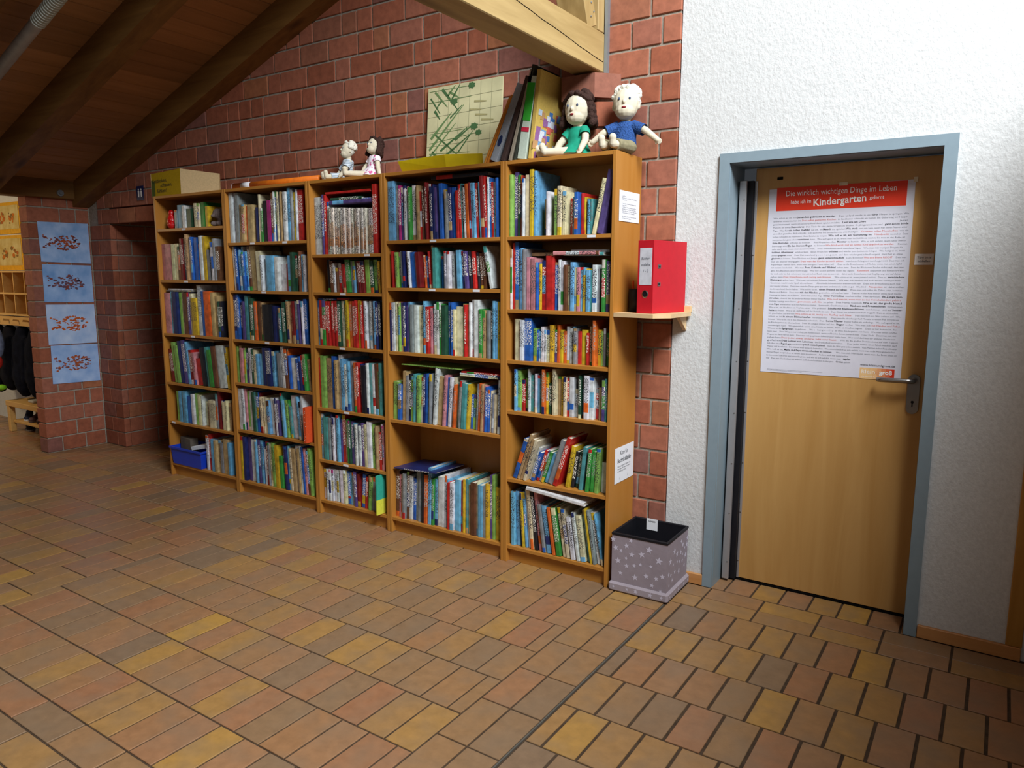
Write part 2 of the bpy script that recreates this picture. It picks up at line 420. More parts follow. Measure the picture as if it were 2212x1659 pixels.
dv = Vector((0,-.38,1)).normalized(); ax = Matrix.Translation((-.206,.145,2.60)) @ Matrix.Rotation(math.atan(.42), 4, 'X')
MB().cbox((-.14,-.045,.0),(.0,.045,1.1),.003,mtx=ax).build('brace', M_raft['Z'], br)
nm = MB()
for yy, zz in ((-.015,.13),(.018,.10),(.03,.06),(-.005,.045)): nm.ell(ax @ Vector((.002,yy,zz)), (.004,.004,.004), 8, 5)
nm.build('nail', M_zinc, br)
pp = thing('ceiling_pipe', 'white pipe with a corrugated sleeve under the ceiling', 'pipe')
a0, a1 = Vector((-3.9,-.97,2.47)), Vector((-1.6,-.97,3.27))
MB().tube([a0, a1], .034, 16).build('pipe', plain('white_pvc','aeb0b0',.45), pp, True)
pts = []; rad = []
for i in range(150):
    t = .42+.3*i/149; pts.append(a0.lerp(a1,t)+Vector((.012,-.012,-.014))); rad.append(.034+.005*(1 if (i//2) % 2 else -1))
MB().tube(pts, rad, 14).build('corrugated_sleeve', plain('pvc_sleeve','b4b8ae',.5), pp)
# ------------------------------------------------------------------ bookcases
SH = {1:[1.792,1.436,1.056,.70,.411,.095],2:[1.68,1.373,1.052,.762,.441,.09],3:[1.594,1.373,1.055,.673,.349,.09],4:[1.661,1.406,1.054,.666,.09],5:[1.661,1.309,1.056,.80,.447,.09]}
XL = {1:-3.6,2:-2.8,3:-2.0,4:-1.4,5:-.6,6:0}
LAB = {1:[(-3.26,0),(-3.27,1),(-3.23,2),(-3.53,4)],2:[(-2.53,0),(-2.22,0),(-2.44,1),(-2.43,2)],3:[(-1.53,0),(-1.73,1),(-1.75,2),(-1.73,3),(-1.75,4)],4:[(-1.05,0),(-1.06,1),(-.77,1)],5:[(-.12,0)]}
CN = {1:'leftmost',2:'second',3:'middle',4:'fourth',5:'rightmost'}
CL = {1:'leftmost tall brown veneer bookcase, blue tub on its bottom shelf',
      2:'wide brown bookcase second from left, orange roll on top',
      3:'narrow brown bookcase in the middle, two small dolls on top',
      4:'wide brown bookcase with empty gap above bottom shelf, leaf picture on top',
      5:'narrow brown bookcase at right end beside brick, two big dolls on top'}
T = .018
def build_case(c):
    x0, x1 = XL[c]+.001, XL[c+1]-.001
    t = thing('bookcase', CL[c], 'bookcase', (x0, 0, 0), 0, 'row of five bookcases'); W = x1-x0
    for a, b in ((0,T),(W-T,W)):
        MB().cbox((a,0,0),(b,.272,2.02),.0015).build('side_panel', M_shelf['Z'], t)
    MB().cbox((T,.002,2.02-T),(W-T,.27,2.02),.0012).build('top_panel', M_shelf['X'], t)
    for i, z in enumerate(SH[c]):
        so = MB().cbox((T,.004,z-T),(W-T,.262,z),.0012).build('bottom_panel' if i == len(SH[c])-1 else 'shelf', M_shelf['X'], t)
        for xx, k in LAB[c]:
            if k == i: MB().box((xx-x0-.021,.0025,z-T+.003),(xx-x0+.021,.0045,z-.003)).build('shelf_label', M_paper, so)
    MB().box((T,.03,0),(W-T,.046,SH[c][-1]-T)).build('plinth', M_shelf['X'], t)
    MB().box((T,.262,.05),(W-T,.268,2.01)).build('back_panel', M_shelf['Z'], t)
    return t
for c in range(1, 6): build_case(c)
# ------------------------------------------------------------------ books
PAL = {'R':'c02a26','dR':'7d1f22','O':'d9662a','Y':'d6b22c','G':'3c9440','dG':'29503c','lG':'8fbd5c','Te':'4f9a9a','lB':'6fb0d8','B':'2a62b8','dB':'252f66','V':'5a4a86','M':'b0307a','P':'d08a90','W':'dcdfe2','C':'ddd3ac','T':'b89a6c','Br':'6e4630','Gr':'8a8f92','K':'22222a','I':'e2dcd0'}
CNAME = {'R':'red','dR':'dark red','O':'orange','Y':'yellow','G':'green','dG':'dark green','lG':'light green','Te':'teal','lB':'light blue','B':'blue','dB':'navy blue','V':'violet','M':'magenta','P':'pink','W':'white','C':'cream','T':'tan','Br':'brown','Gr':'grey','K':'black','I':'white'}
ORD = ['first','second','third','fourth','fifth','sixth','seventh','eighth','ninth','tenth','eleventh','twelfth','thirteenth','fourteenth','fifteenth','sixteenth','seventeenth','eighteenth','nineteenth','twentieth'] + ['twenty-'+q for q in ['first','second','third','fourth','fifth','sixth','seventh','eighth','ninth']] + ['thirtieth'] + ['thirty-'+q for q in ['first','second','third','fourth','fifth','sixth','seventh','eighth','ninth']] + ['fortieth'] + ['forty-'+q for q in ['first','second','third','fourth','fifth','sixth','seventh']]
BOOKS = """1 1|-3434 30 129 Gr 0;-3404 84 162 lB 0;-3320 36 154 W 0;-3284 73 130 dG 0;-3212 31 164 C 0;-3181 28 162 C 0;-3153 23 161 C 0;-3130 58 167 G 0;-3072 37 138 Y 0
1 2|-3655 138 252 P -1;-3518 44 249 C -1;-3473 48 252 C -1;-3426 27 232 Br -1;-3399 40 285 dR -1;-3358 13 288 Br -1;-3345 31 246 dB -1;-3314 29 313 T -1;-3285 33 290 W -1;-3252 26 293 B -1;-3226 65 288 B -1;-3161 17 242 O -3;-3145 38 298 W -3;-3107 40 293 Y -3;-3066 38 203 Gr -3;-3029 31 203 K -3;-2997 31 254 W -3;-2967 31 275 Gr -3;-2936 43 223 Br -3
1 3|-3636 81 290 P -1;-3555 32 296 lB -1;-3523 69 296 dB -1;-3454 41 293 lG -1;-3413 27 294 C -1;-3385 47 294 Br -1;-3338 27 295 V -1;-3311 33 287 C -1;-3278 66 257 Y -1;-3212 52 346 W -1;-3160 39 305 B -1;-3122 76 305 O -1;-3045 44 299 T -1;-3002 37 277 T -1;-2964 31 240 dG -1;-2933 31 241 K -1
1 4|-3553 45 240 dR -6;-3508 45 291 lG -6;-3463 44 271 lG -6;-3419 44 304 dB -6;-3375 39 311 V -6;-3335 26 304 lB -6;-3309 29 245 dR -6;-3280 21 247 R -6;-3259 28 231 P -6;-3230 63 190 R -6;-3167 49 270 K -6;-3118 41 277 Te -6;-3077 48 259 G -6;-3029 40 287 Br -6;-2988 86 293 W -6;-2902 24 285 Y -6
1 5|-3517 38 222 lG -1;-3480 37 225 lB -1;-3442 22 220 Gr -1;-3420 44 231 lB -1;-3375 58 199 B -1;-3317 36 218 W -1;-3281 36 226 lG -1;-3245 36 220 C -1;-3209 14 215 W -1;-3195 35 173 C -1;-3160 21 168 T -1;-3139 28 178 R -1;-3111 76 194 C -1;-3035 20 248 Gr -1;-3014 34 263 dR -1;-2981 20 202 dB -1;-2960 40 196 C -1;-2920 20 208 C -1;-2900 23 193 T -1
1 6|-3183 28 249 W -1;-3155 35 261 R -1;-3119 42 230 lB -1;-3078 35 227 T -1;-3043 28 231 T -1;-3015 34 218 Gr -1;-2981 61 248 T -1;-2920 33 230 lB -1
2 1|-2854 42 314 W 0;-2812 27 314 W 0;-2785 41 314 Gr 0;-2744 31 238 T 4;-2713 34 237 T 4;-2678 23 228 O 4;-2655 60 234 T 4;-2595 25 140 dR 0;-2571 28 215 dB 0;-2543 17 187 O 0;-2526 20 292 C 0;-2506 24 206 G 0;-2482 49 249 K 0;-2433 48 250 M 0;-2384 16 294 Br 0;-2368 16 300 W 0;-2352 19 306 B 0;-2333 18 298 C 0;-2315 21 297 Gr 0;-2294 21 296 T 0;-2274 16 294 Br 0;-2258 36 293 W 0;-2222 31 314 lB 0;-2191 20 303 Gr 0;-2171 20 288 Y 0;-2150 17 303 W 0;-2133 50 299 R 0
2 2|-2767 29 282 W -4;-2738 23 282 B -4;-2715 17 275 B -4;-2697 23 260 lB -4;-2674 17 281 W -4;-2657 23 246 B -4;-2634 17 252 lB -4;-2617 28 282 Br -4;-2589 62 282 T -4;-2527 50 250 C -2;-2477 22 225 W -2;-2455 25 173 Y -2;-2430 72 221 lB 0;-2357 37 213 W 0;-2320 53 168 W 0;-2267 42 171 R 0;-2225 29 218 lB 0;-2197 31 238 dG 0;-2166 22 218 dG 0;-2143 20 217 Br 0;-2123 20 244 Br 0;-2103 20 223 lB 0;-2083 16 217 W 0
2 3|-2800 30 295 dB -2;-2771 30 295 B -2;-2741 29 242 dB -2;-2712 29 250 V -2;-2682 35 287 Te -2;-2648 29 287 dG -2;-2619 29 273 dG -2;-2590 28 252 O -2;-2562 34 253 Br -2;-2528 25 246 T -2;-2503 92 233 K -2;-2412 38 228 dB -2;-2374 32 215 dB -2;-2341 21 216 Te -2;-2320 21 216 Gr -2;-2298 27 252 dG -2;-2272 21 266 Te -2;-2251 21 259 T -2;-2230 31 239 R -2;-2198 26 261 dR -2;-2173 26 261 Gr -2;-2147 20 268 V -2;-2126 20 262 Gr -2;-2106 15 263 W -2;-2091 28 276 B -2
2 4|-2798 19 240 lG -4;-2779 26 245 T -4;-2753 32 230 P -4;-2721 19 232 lG -4;-2702 19 225 V -4;-2684 19 234 O -4;-2665 31 235 W -4;-2633 19 229 dG -4;-2615 28 226 C -4;-2586 27 200 lB -4;-2559 46 202 lB -4;-2513 38 244 dB -4;-2475 48 246 dB -4;-2427 29 226 lB -6;-2397 35 232 lB -6;-2362 41 222 Gr -6;-2321 29 263 W -6;-2292 29 250 Br -6;-2264 14 251 O -6;-2250 20 210 B -6;-2229 56 196 W -6;-2173 24 196 B -6;-2149 25 212 dB -6;-2123 19 222 R -6;-2104 28 227 G -6;-2076 18 195 T -6
2 5|-2773 36 276 W -5;-2737 22 279 W -5;-2715 19 277 P -5;-2696 25 266 lG -5;-2671 38 269 W -5;-2633 25 264 dG -5;-2608 19 266 Te -5;-2589 25 268 B -5;-2565 18 262 dR -5;-2546 24 239 C -5;-2522 18 234 C -5;-2503 24 235 C -5;-2479 30 222 lB -5;-2449 36 241 W -5;-2413 18 228 dR -5;-2395 18 246 W -5;-2377 18 232 V -5;-2360 23 186 K -5;-2336 17 283 Te -5;-2319 23 237 lB -5;-2295 23 240 lG -5;-2272 17 242 G -5;-2255 19 204 Te -5;-2235 63 276 W -5;-2172 19 275 lB -5;-2153 17 246 Gr -5;-2136 22 286 W -5;-2113 42 211 O -5
2 6|-2808 30 302 Y -5;-2778 35 301 dB -5;-2743 38 301 V -5;-2704 38 289 W -5;-2666 25 290 Gr -5;-2640 19 298 lB -5;-2622 25 300 V -5;-2596 25 295 lB -5;-2571 16 282 B -5;-2555 27 242 W -5;-2528 18 295 dR -5;-2510 18 290 Gr -5;-2491 24 284 C -5;-2467 30 295 lG -5;-2437 42 283 Y -5;-2394 36 215 G -5;-2359 24 285 dB -5;-2335 29 288 dB -5;-2306 17 292 lB -5;-2288 23 279 C -5;-2265 40 282 T -5;-2224 29 303 W -5;-2196 23 291 T -5;-2173 23 310 W -5;-2150 17 305 B -5;-2133 22 299 P -5;-2111 22 287 Br -5;-2088 29 305 lG -5
3 1|-2032 77 331 W 0;-1955 19 343 V 0;-1936 17 341 R 0;-1919 19 302 W 0;-1900 21 267 I 0;-1879 21 266 I 0;-1858 21 265 I 0;-1837 21 264 I 0;-1817 20 263 I 0;-1796 20 262 I 0;-1776 20 261 I 0;-1756 20 260 I 0;-1735 20 259 I 0;-1715 20 258 I 0;-1695 20 257 I 0;-1676 20 256 I 0;-1656 20 255 I 0;-1636 20 254 I 0;-1617 19 253 I 0;-1597 19 253 I 0;-1578 19 252 I 0;-1559 19 251 I 0;-1540 36 250 I 0;-1503 38 378 R -2
3 2|-1898 30 189 K -3;-1868 28 182 Br -3;-1839 14 169 W -3;-1825 19 143 Br -3;-1806 23 168 R -3;-1783 23 162 R -3;-1760 23 162 R -3;-1737 37 187 G -3;-1700 23 180 Gr -3;-1677 18 180 lB -3;-1659 21 180 Br -3;-1639 27 180 dR -3;-1612 27 180 dR -3;-1585 39 186 lG -3;-1547 26 179 dG -3;-1520 29 185 lG -3;-1492 17 172 Br -3;-1475 15 178 Y -3
3 3|-1983 29 268 B -1;-1954 23 269 R -1;-1931 29 269 G -1;-1901 17 265 R -1;-1884 17 265 R -1;-1867 17 266 R -1;-1850 17 266 R -1;-1832 17 266 R -1;-1815 17 267 R -1;-1798 23 267 dG -1;-1776 19 268 C -1;-1757 22 268 Y -1;-1734 20 273 Y -1;-1714 20 269 O -1;-1695 19 269 O -1;-1676 22 270 R -1;-1654 18 275 R -1;-1635 24 275 Y -1;-1612 17 271 R -1;-1594 16 271 W -1;-1578 16 272 W -1;-1562 16 268 Gr -1;-1546 16 272 W -1;-1531 13 269 Gr -1;-1518 15 273 V -1;-1503 16 273 lB -1;-1488 15 270 dB -1;-1473 18 270 K -1
3 4|-1997 14 304 R -1;-1983 45 317 lG -1;-1938 53 304 T -1;-1885 35 319 B -1;-1850 23 297 T -1;-1827 34 331 W -1;-1793 28 309 lB -1;-1764 23 279 W -1;-1742 22 296 lB -1;-1719 22 298 Gr -1;-1697 17 291 W -1;-1680 20 293 O -1;-1660 21 294 R -1;-1639 20 287 dB -1;-1619 38 281 K -1;-1581 16 295 W -1;-1565 21 296 Te -1;-1544 21 294 W -1;-1522 27 295 Br -1;-1496 13 297 lG -1;-1483 21 302 Te -1
3 5|-1984 24 281 lB -1;-1960 44 267 Te -1;-1916 21 263 Gr -1;-1894 18 290 dB -1;-1877 18 267 W -1;-1859 20 278 R -1;-1839 21 288 lB -1;-1818 15 265 V -1;-1803 29 292 R -1;-1775 19 262 T -1;-1755 17 272 G -1;-1738 14 266 dG -1;-1724 20 259 V -1;-1704 22 254 lB -1;-1682 17 248 W -1;-1665 13 250 dB -1;-1652 20 243 W -1;-1632 22 262 V -1;-1609 24 256 C -1;-1585 38 275 W -1;-1547 19 263 lG -1;-1528 15 234 R -1;-1513 17 259 T -1;-1496 21 222 R -1;-1474 13 272 W -1;-1462 10 265 P -1
3 6|-1997 21 190 W -2;-1976 21 193 W -2;-1956 20 196 W -2;-1935 20 199 W -2;-1915 20 200 W -2;-1895 20 202 W -2;-1875 20 203 W -2;-1855 20 204 W -2;-1835 34 206 W -2;-1801 23 211 C -4;-1778 23 206 B -4;-1755 23 201 lB -4;-1732 23 205 Gr -4;-1709 23 217 V -4;-1686 26 204 dR -4;-1660 30 208 B 4;-1630 18 196 R 4;-1612 22 207 lG 4;-1590 22 202 lG 4;-1568 22 205 Gr 4;-1546 22 209 Gr 4;-1525 18 204 Gr 4
4 1|-1411 51 316 lB -2;-1360 25 292 Gr -2;-1335 18 291 M -2;-1317 14 279 V -2;-1303 18 289 dB -2;-1285 14 267 W -2;-1271 18 282 dG -2;-1254 16 276 G -2;-1237 27 285 W -2;-1210 16 278 K -2;-1194 17 282 T -2;-1177 14 251 R -2;-1164 10 250 W -2;-1153 10 275 Br -2;-1143 14 279 V -2;-1129 15 293 dR -2;-1115 17 287 dR -2;-1098 17 271 dB -2;-1081 16 280 dB -3;-1065 16 264 V -3;-1049 20 278 dB -3;-1029 25 282 B -3;-1004 14 251 Y -3;-990 13 240 Gr -3;-977 23 259 dB -3;-954 35 258 B -3;-919 19 241 R -3;-900 16 269 R -3;-884 13 273 Te -3;-872 9 267 K -3;-862 14 252 W -3;-848 21 270 O -3;-828 12 274 dR -3;-815 12 273 lB -3;-803 14 272 lB -3;-789 15 271 R -3;-774 14 270 Te -3;-760 10 274 lB -3;-750 23 302 dR -3;-727 12 300 R -3;-715 9 294 W -1;-706 13 289 B -1;-693 14 269 R -1;-679 12 269 lB -1;-667 12 268 W -1;-655 16 286 B -1
4 2|-1357 15 197 R -2;-1342 14 192 W -2;-1328 18 192 lG -2;-1310 18 192 G -2;-1292 16 196 Gr -2;-1275 19 197 dB -4;-1256 23 196 Br -4;-1233 15 196 W -4;-1217 42 190 B -4;-1176 38 190 dR -4;-1138 14 174 O -4;-1124 15 169 B -4;-1109 9 179 lB -4;-1100 14 194 R -4;-1087 18 224 T -1;-1069 35 213 Te -1;-1033 17 167 B -1;-1017 15 182 T -1;-1002 16 187 W -1;-986 16 192 Gr -1;-969 21 191 W -1;-948 13 171 Gr -1;-935 23 146 V -1;-912 35 196 lB -4;-877 19 190 dB -4;-858 25 190 V -4;-833 16 190 K -4;-817 25 189 R -4;-792 15 184 K -4;-777 25 179 Br -4;-752 21 188 Br -4;-702 24 216 W -12
4 3|-1396 15 269 dB 0;-1380 11 269 W 0;-1369 12 270 W 0;-1357 14 274 C 0;-1343 10 274 O 0;-1333 13 270 lG 0;-1320 17 271 V 0;-1303 18 271 dB 0;-1285 12 272 V 0;-1273 23 275 lB 0;-1251 24 261 Gr 0;-1226 37 258 W 0;-1189 13 252 C 0;-1176 13 252 C 0;-1163 13 238 dG 0;-1149 16 282 lB 0;-1133 26 253 R 0;-1107 15 247 P 0;-1092 14 247 P 0;-1078 19 269 W 0;-1060 19 280 W 0;-1041 18 270 G 0;-1023 37 263 dG 0;-986 30 278 B 0;-956 18 279 B 0;-938 13 244 C 0;-925 50 258 C 0;-876 12 274 lG 0;-863 11 270 R 0;-852 15 274 T 0;-837 16 281 W 0;-821 15 295 W 0;-806 37 296 W 0;-769 20 249 G 0;-750 19 242 T 0;-731 14 243 Gr 0;-717 19 243 Gr 0;-697 17 264 K 0;-681 13 292 lB 0;-668 13 288 lB 0;-655 17 289 Y 0
4 4|-1415 43 214 lG 2;-1372 29 202 B 2;-1343 33 277 T 2;-1310 20 256 Gr 2;-1290 17 266 K 2;-1273 23 252 lG 2;-1250 15 269 Te 2;-1235 12 240 Br 2;-1223 23 263 lG 2;-1201 21 257 W 2;-1179 13 274 dB 2;-1166 16 275 B 2;-1150 17 269 lG 2;-1133 19 277 Gr 2;-1113 12 279 dG 2;-1101 21 310 W 5;-1080 38 267 T 5;-1042 12 270 V 5;-1030 16 279 P 5;-1014 19 265 B 5;-996 20 267 W 5;-975 16 268 C 5;-959 16 233 O 5;-943 24 242 Te 5;-920 17 258 Gr 5;-902 34 245 Te 5;-868 13 241 Y 5;-855 15 185 B 5;-840 32 186 lG 5;-808 15 246 Gr 5;-793 23 251 O 5;-769 16 249 T 5;-754 13 243 P 5;-741 13 238 B 5;-728 15 225 B 5;-713 14 219 C 5;-699 14 206 Gr 5;-685 14 200 C 5;-672 16 209 C 5;-656 17 279 W 2
4 5|-1387 26 273 Br 2;-1361 21 253 P 2;-1340 18 257 C 2;-1323 21 267 Gr 2;-1302 18 278 Br 2;-1284 28 257 W 2;-1255 22 246 B 2;-1233 20 289 Gr 2;-1213 18 299 Gr 2;-1195 17 294 Te 2;-1178 14 289 K 2;-1164 28 284 O 2;-1136 27 326 lB 2;-1109 17 269 G 2;-1093 22 264 lB 2;-1070 48 283 W 2;-1022 15 298 W 2;-1007 13 277 lB 2;-994 19 264 R 2;-975 28 267 W 2;-947 42 287 lB 2;-905 18 286 R 2;-887 18 296 Y 2;-868 18 299 Te 2;-850 23 272 T 2;-828 36 291 Br 2;-792 11 297 C 2;-781 34 284 lB 2;-747 19 282 Gr 2;-728 20 299 Y 2;-708 17 346 V 0;-690 17 349 lG 0;-673 32 286 Y 0
5 1|-587 20 295 lG 0;-566 25 306 V 0;-542 20 292 dG 0;-521 10 288 dR 0;-512 13 272 W 0;-499 27 289 C 0;-472 26 311 Y 0;-446 15 303 lB 0;-391 16 170 Y 0;-376 18 204 W 0;-331 19 213 lG 0;-312 28 224 C 0;-285 24 199 C 0;-260 17 169 R 0;-243 22 173 lB 0;-221 22 192 B 0;-199 18 188 R 0;-181 9 170 Y 0;-172 9 164 dB 0;-164 15 158 lB 0;-149 15 160 Te 0;-134 22 250 C 15;-111 39 283 V 15
5 2|-592 12 292 W 0;-581 14 322 R 0;-567 21 326 B 0;-546 19 291 lB 0;-527 17 297 lB 0;-511 17 290 Gr 0;-493 25 253 P 0;-468 34 247 P 0;-434 12 228 B 0;-421 13 222 Y 0;-408 24 237 R 0;-384 50 258 R 0;-335 23 227 B 0;-311 12 239 W 0;-299 23 233 W 0;-276 16 215 Br 0;-260 15 209 C 0;-244 23 227 lB 0;-222 15 203 C 0;-207 17 203 P 0;-189 16 203 lB 0;-174 18 197 Y 0;-156 22 191 lB 0;-134 10 191 Te 0;-124 25 214 W 0;-99 9 196 Gr 0;-90 18 161 lG 0;-72 18 237 G 0;-55 20 231 V 0
5 3|-551 35 205 C 0;-516 25 201 W 0;-491 41 210 B 0;-449 18 162 lG 0;-431 14 155 B 0;-418 13 148 lB 0;-404 17 171 W 0;-387 12 157 W 0;-375 18 157 C 0;-357 24 181 Y 0;-333 15 159 V 0;-318 16 182 O 0;-303 17 160 Y 0;-285 17 154 O 0;-268 15 177 W 0;-253 20 170 W 0;-234 10 178 lB 0;-224 17 171 Gr 0;-207 21 157 R 0;-186 33 165 Y 0;-153 12 152 R 0;-141 10 182 C 0;-131 15 160 Gr 0;-117 15 212 O 0;-102 18 169 Y 0;-84 16 162 lG 0;-68 12 177 Gr 0;-56 13 156 G 0
5 4|-547 13 210 lB 0;-534 19 203 lG 0;-515 20 157 R 0;-496 20 166 lG 0;-475 13 215 W 0;-462 16 185 Te 0;-446 13 186 R 0;-434 13 195 W 0;-421 15 188 lB 0;-406 20 189 G 0;-386 16 221 O 0;-370 13 207 Y 0;-357 28 154 dG 0;-328 19 226 C 0;-309 25 189 T 0;-283 16 191 Y 0;-268 16 192 C 0;-251 14 186 R 0;-237 25 194 W 0;-212 28 136 W 0;-184 14 206 dG 0;-171 16 140 lB 0;-155 27 208 W 0;-128 23 199 W 0;-105 24 145 R 0;-81 23 155 T 0;-58 16 194 V 0;-42 11 202 Te 0
5 5|-561 27 219 B 18;-532 18 249 T 18;-513 20 226 T 18;-492 19 220 C 18;-473 15 180 W 18;-457 20 157 B 18;-435 17 168 R 18;-418 18 171 W 18;-399 18 165 G 18;-380 25 160 lB 18;-354 33 238 Gr 18;-319 26 259 R 18;-254 24 211 Y 10;-230 19 183 K 10;-211 30 178 dG 10;-180 25 213 Te 10;-155 17 185 R 10;-138 20 211 G 10;-117 25 198 G 10;-92 24 217 lG 10;-68 35 149 W 2
5 6|-595 12 188 W -4;-583 33 283 lB -4;-550 27 288 lB -4;-523 14 293 dB -4;-508 14 287 Y -4;-494 19 291 lB -7;-475 19 310 W -7;-456 23 305 C -7;-432 23 301 K -7;-409 28 313 P -7;-381 23 246 Gr -9;-358 36 242 lB -9;-321 22 240 O -9;-298 36 244 G -9;-262 22 251 C -9;-240 26 247 C -9;-213 35 212 W -9;-178 21 242 W -9;-157 34 230 C -9;-122 17 261 Te -9;-105 14 272 Y -9;-90 19 266 Gr -9;-71 25 256 W -11;-46 14 253 lB -11"""
def jit(c, r, a=.12):
    c = lin(c); k = 1+r.uniform(-a, a)
    return tuple(max(.004, min(.95, v*k*(1+r.uniform(-.06,.06)))) for v in c)
def book_geo(w, h, d, code, r, sgn):
    """cover (spine split in printed bands + two boards) and page block; x runs 0..w (or -w..0)"""
    ox = 0 if sgn >= 0 else -w
    base = jit(PAL[code], r); keys = list(PAL)
    other = jit(PAL[r.choice(['W','C','R','B','Y','lB','O','dB','G','T'])], r)
    t = min(.002, w*.22)
    cov = MB()
    zs = [0, r.uniform(.08,.2), r.uniform(.24,.4), r.uniform(.55,.75), r.uniform(.84,.95), 1]
    cols = [base]*5; txt = [0]*5
    q = r.random()
    if q < .16: cols = [other]+[base]*4
    elif q < .30: cols = [base]*4+[other]
    elif q < .40: cols = [base,other,base,base,base]
    elif q < .52: o2 = jit(PAL[r.choice(keys)], r); cols = [base,base,other,base,o2]
    if w > .03: cols = [base]*5
    if r.random() < (.75 if w < .03 else .25): txt[2] = txt[3] = 1
    if code == 'I': cols = [base, jit('c98a5a', r, .2), jit('d9b79a', r), base, base]; txt = [1,1,1,1,1]
    bow = min(.003, w*.12)
    for i in range(5):
        z0, z1 = zs[i]*h, zs[i+1]*h; c = (*cols[i], txt[i])
        n = len(cov.v)
        xs = [ox, ox+w*.2, ox+w*.8, ox+w]; ys = [bow, 0, 0, bow]
        cov.v += [(xs[j], ys[j], z) for z in (z0, z1) for j in range(4)]
        for j in range(3): cov.f.append((n+j, n+j+1, n+4+j+1, n+4+j)); cov.c.append(c); cov.mi.append(0)
    cb = (*base, 0)
    # boards and spine thickness
    for xa, xb in ((ox, ox+t), (ox+w-t, ox+w)): cov.box((xa, bow, 0), (xb, d, h), cb)
    cov.box((ox+t, .004, 0), (ox+w-t, .006, h), cb)
    pg = None
    if w-2*t > .0015:
        pg = (ox+t, .006, .003, ox+w-t, d-.003, h-.004)
    return cov, pg
allbooks = []
for line in BOOKS.strip().split('\n'):
    head, body = line.split('|'); c, s = map(int, head.split())
    zs = SH[c][s-1]; ceil = (SH[c][s-2]-T if s > 1 else 2.0)
    ent = []
    for t in body.split(';'):
        x, wd, h, code, L = t.split(); ent.append([int(x)/1000, max(.004, int(wd)/1000), int(h)/1000, code, float(L)])
    lo, hi = XL[c]+T+.003, XL[c+1]-T-.003
    xa, xb = ent[0][0], ent[-1][0]+ent[-1][1]/cos(radians(ent[-1][4]))
    na, nb = max(xa, lo), min(xb, hi); sc = (nb-na)/(xb-xa)
    ml = max(abs(e[4]) for e in ent); slack = .80 if (c, s) == (5, 6) else (.87 if ml > 6 else .975)
    row = []
    for i, e in enumerate(ent):
        r = random.Random(c*1000+s*100+i)
        row.append(dict(c=c, s=s, i=i, n=len(ent), X=na+(e[0]-xa)*sc, w=e[1]*sc*slack, h=e[2], L=e[4], z=zs, code=e[3], r=r))
    tn = lambda d: math.tan(radians(d))
    prev = (lo, 0, 9)                                  # right face of the neighbour: foot, lean, height
    for b in row:                                      # left-leaning books rest on the neighbour to the left
        b['X'] = max(b['X'], prev[0]+.0003)
        if b['L'] < 0 or prev[1] < 0:
            hm = min(b['h'], prev[2]); lim = -math.degrees(math.atan(max(0, tn(-min(prev[1],0))+(b['X']-prev[0])/hm)))
            if b['L'] < 0: b['L'] = max(b['L'], lim)
        prev = (b['X']+b['w']/cos(radians(b['L'])), b['L'], b['h'])
    nxt = (hi, 0, 9)                                   # right-leaning ones rest on the neighbour to the right
    for b in reversed(row):
        wr_ = b['w']/cos(radians(b['L']))
        b['X'] = min(b['X'], nxt[0]-wr_-.0003)
        if b['L'] > 0:
            hm = min(b['h'], nxt[2]); lim = math.degrees(math.atan(max(0, tn(max(nxt[1],0))+(nxt[0]-b['X']-wr_)/hm))); b['L'] = min(b['L'], lim)
        nxt = (b['X'], b['L'], b['h'])
    for b in row:
        L = radians(b['L']); r = b['r']
        b['h'] = min(b['h'], (ceil-.004-zs-b['w']*abs(sin(L)))/cos(L))
        b['d'] = max(.10, min(.22, b['h']*r.uniform(.68,.8)))
        b['y'] = .012+r.uniform(0,.022)+(.02 if b['h'] < .19 else 0)
        allbooks.append(b)
for b in allbooks:
    q = project((b['X'], b['y'], b['z']+b['h']/2)); b['area'] = b['w']*b['h']/q[2]**2
order = sorted(range(len(allbooks)), key=lambda k: -allbooks[k]['area'])
single = set(order[:286])
far = MB(); farp = MB()
for k, b in enumerate(allbooks):
    sg = -1 if b['L'] > 0 else 1
    cov, pg = book_geo(b['w'], b['h'], b['d'], b['code'], b['r'], sg)
    px_ = b['X'] if sg > 0 else b['X']+b['w']/cos(radians(b['L']))
    mtx = Matrix.Translation((px_, b['y'], b['z']+.0005)) @ Matrix.Rotation(radians(b['L']), 4, 'Y')
    if k in single:
        o = cov.build('book', M_book); o.matrix_world = mtx
        ns = len(SH[b['c']]); sn = 'top' if b['s'] == 1 else ('bottom' if b['s'] == ns else ORD[b['s']-1])
        size = ('thin ' if b['w'] < .012 else ('thick ' if b['w'] > .028 else ''))
        kind = 'magazine' if b['code'] == 'I' else 'book'
        lean = 'leaning ' if abs(b['L']) > 8 else ''
        i, n = b['i'], b['n']
        pos = (ORD[i]+' from left') if i < n/2 else ((ORD[n-1-i]+' from right') if i < n-1 else 'last at right')
        tag(o, '%s%s%s %s, %s on %s shelf of %s bookcase' % (lean, size, CNAME[b['code']], kind, pos, sn, CN[b['c']]), 'book', 'books on the %s shelf of the %s bookcase' % (sn, CN[b['c']]))
        if pg: MB().box(pg[:3], pg[3:]).build('page_block', M_pages, o)
    else:
        far.add([mtx @ Vector(v) for v in cov.v], []);
        base = len(far.v)-len(cov.v)
        for f, c in zip(cov.f, cov.c): far.f.append(tuple(q+base for q in f)); far.c.append(c); far.mi.append(0)
        if pg: far.box(pg[:3], pg[3:], (*lin('d8cfba'),0), 1, mtx)
tag(far.build('picture_books', [M_book, M_pages]), 'remaining thin picture books filling the shelves between the larger ones', 'books', None, 'stuff')
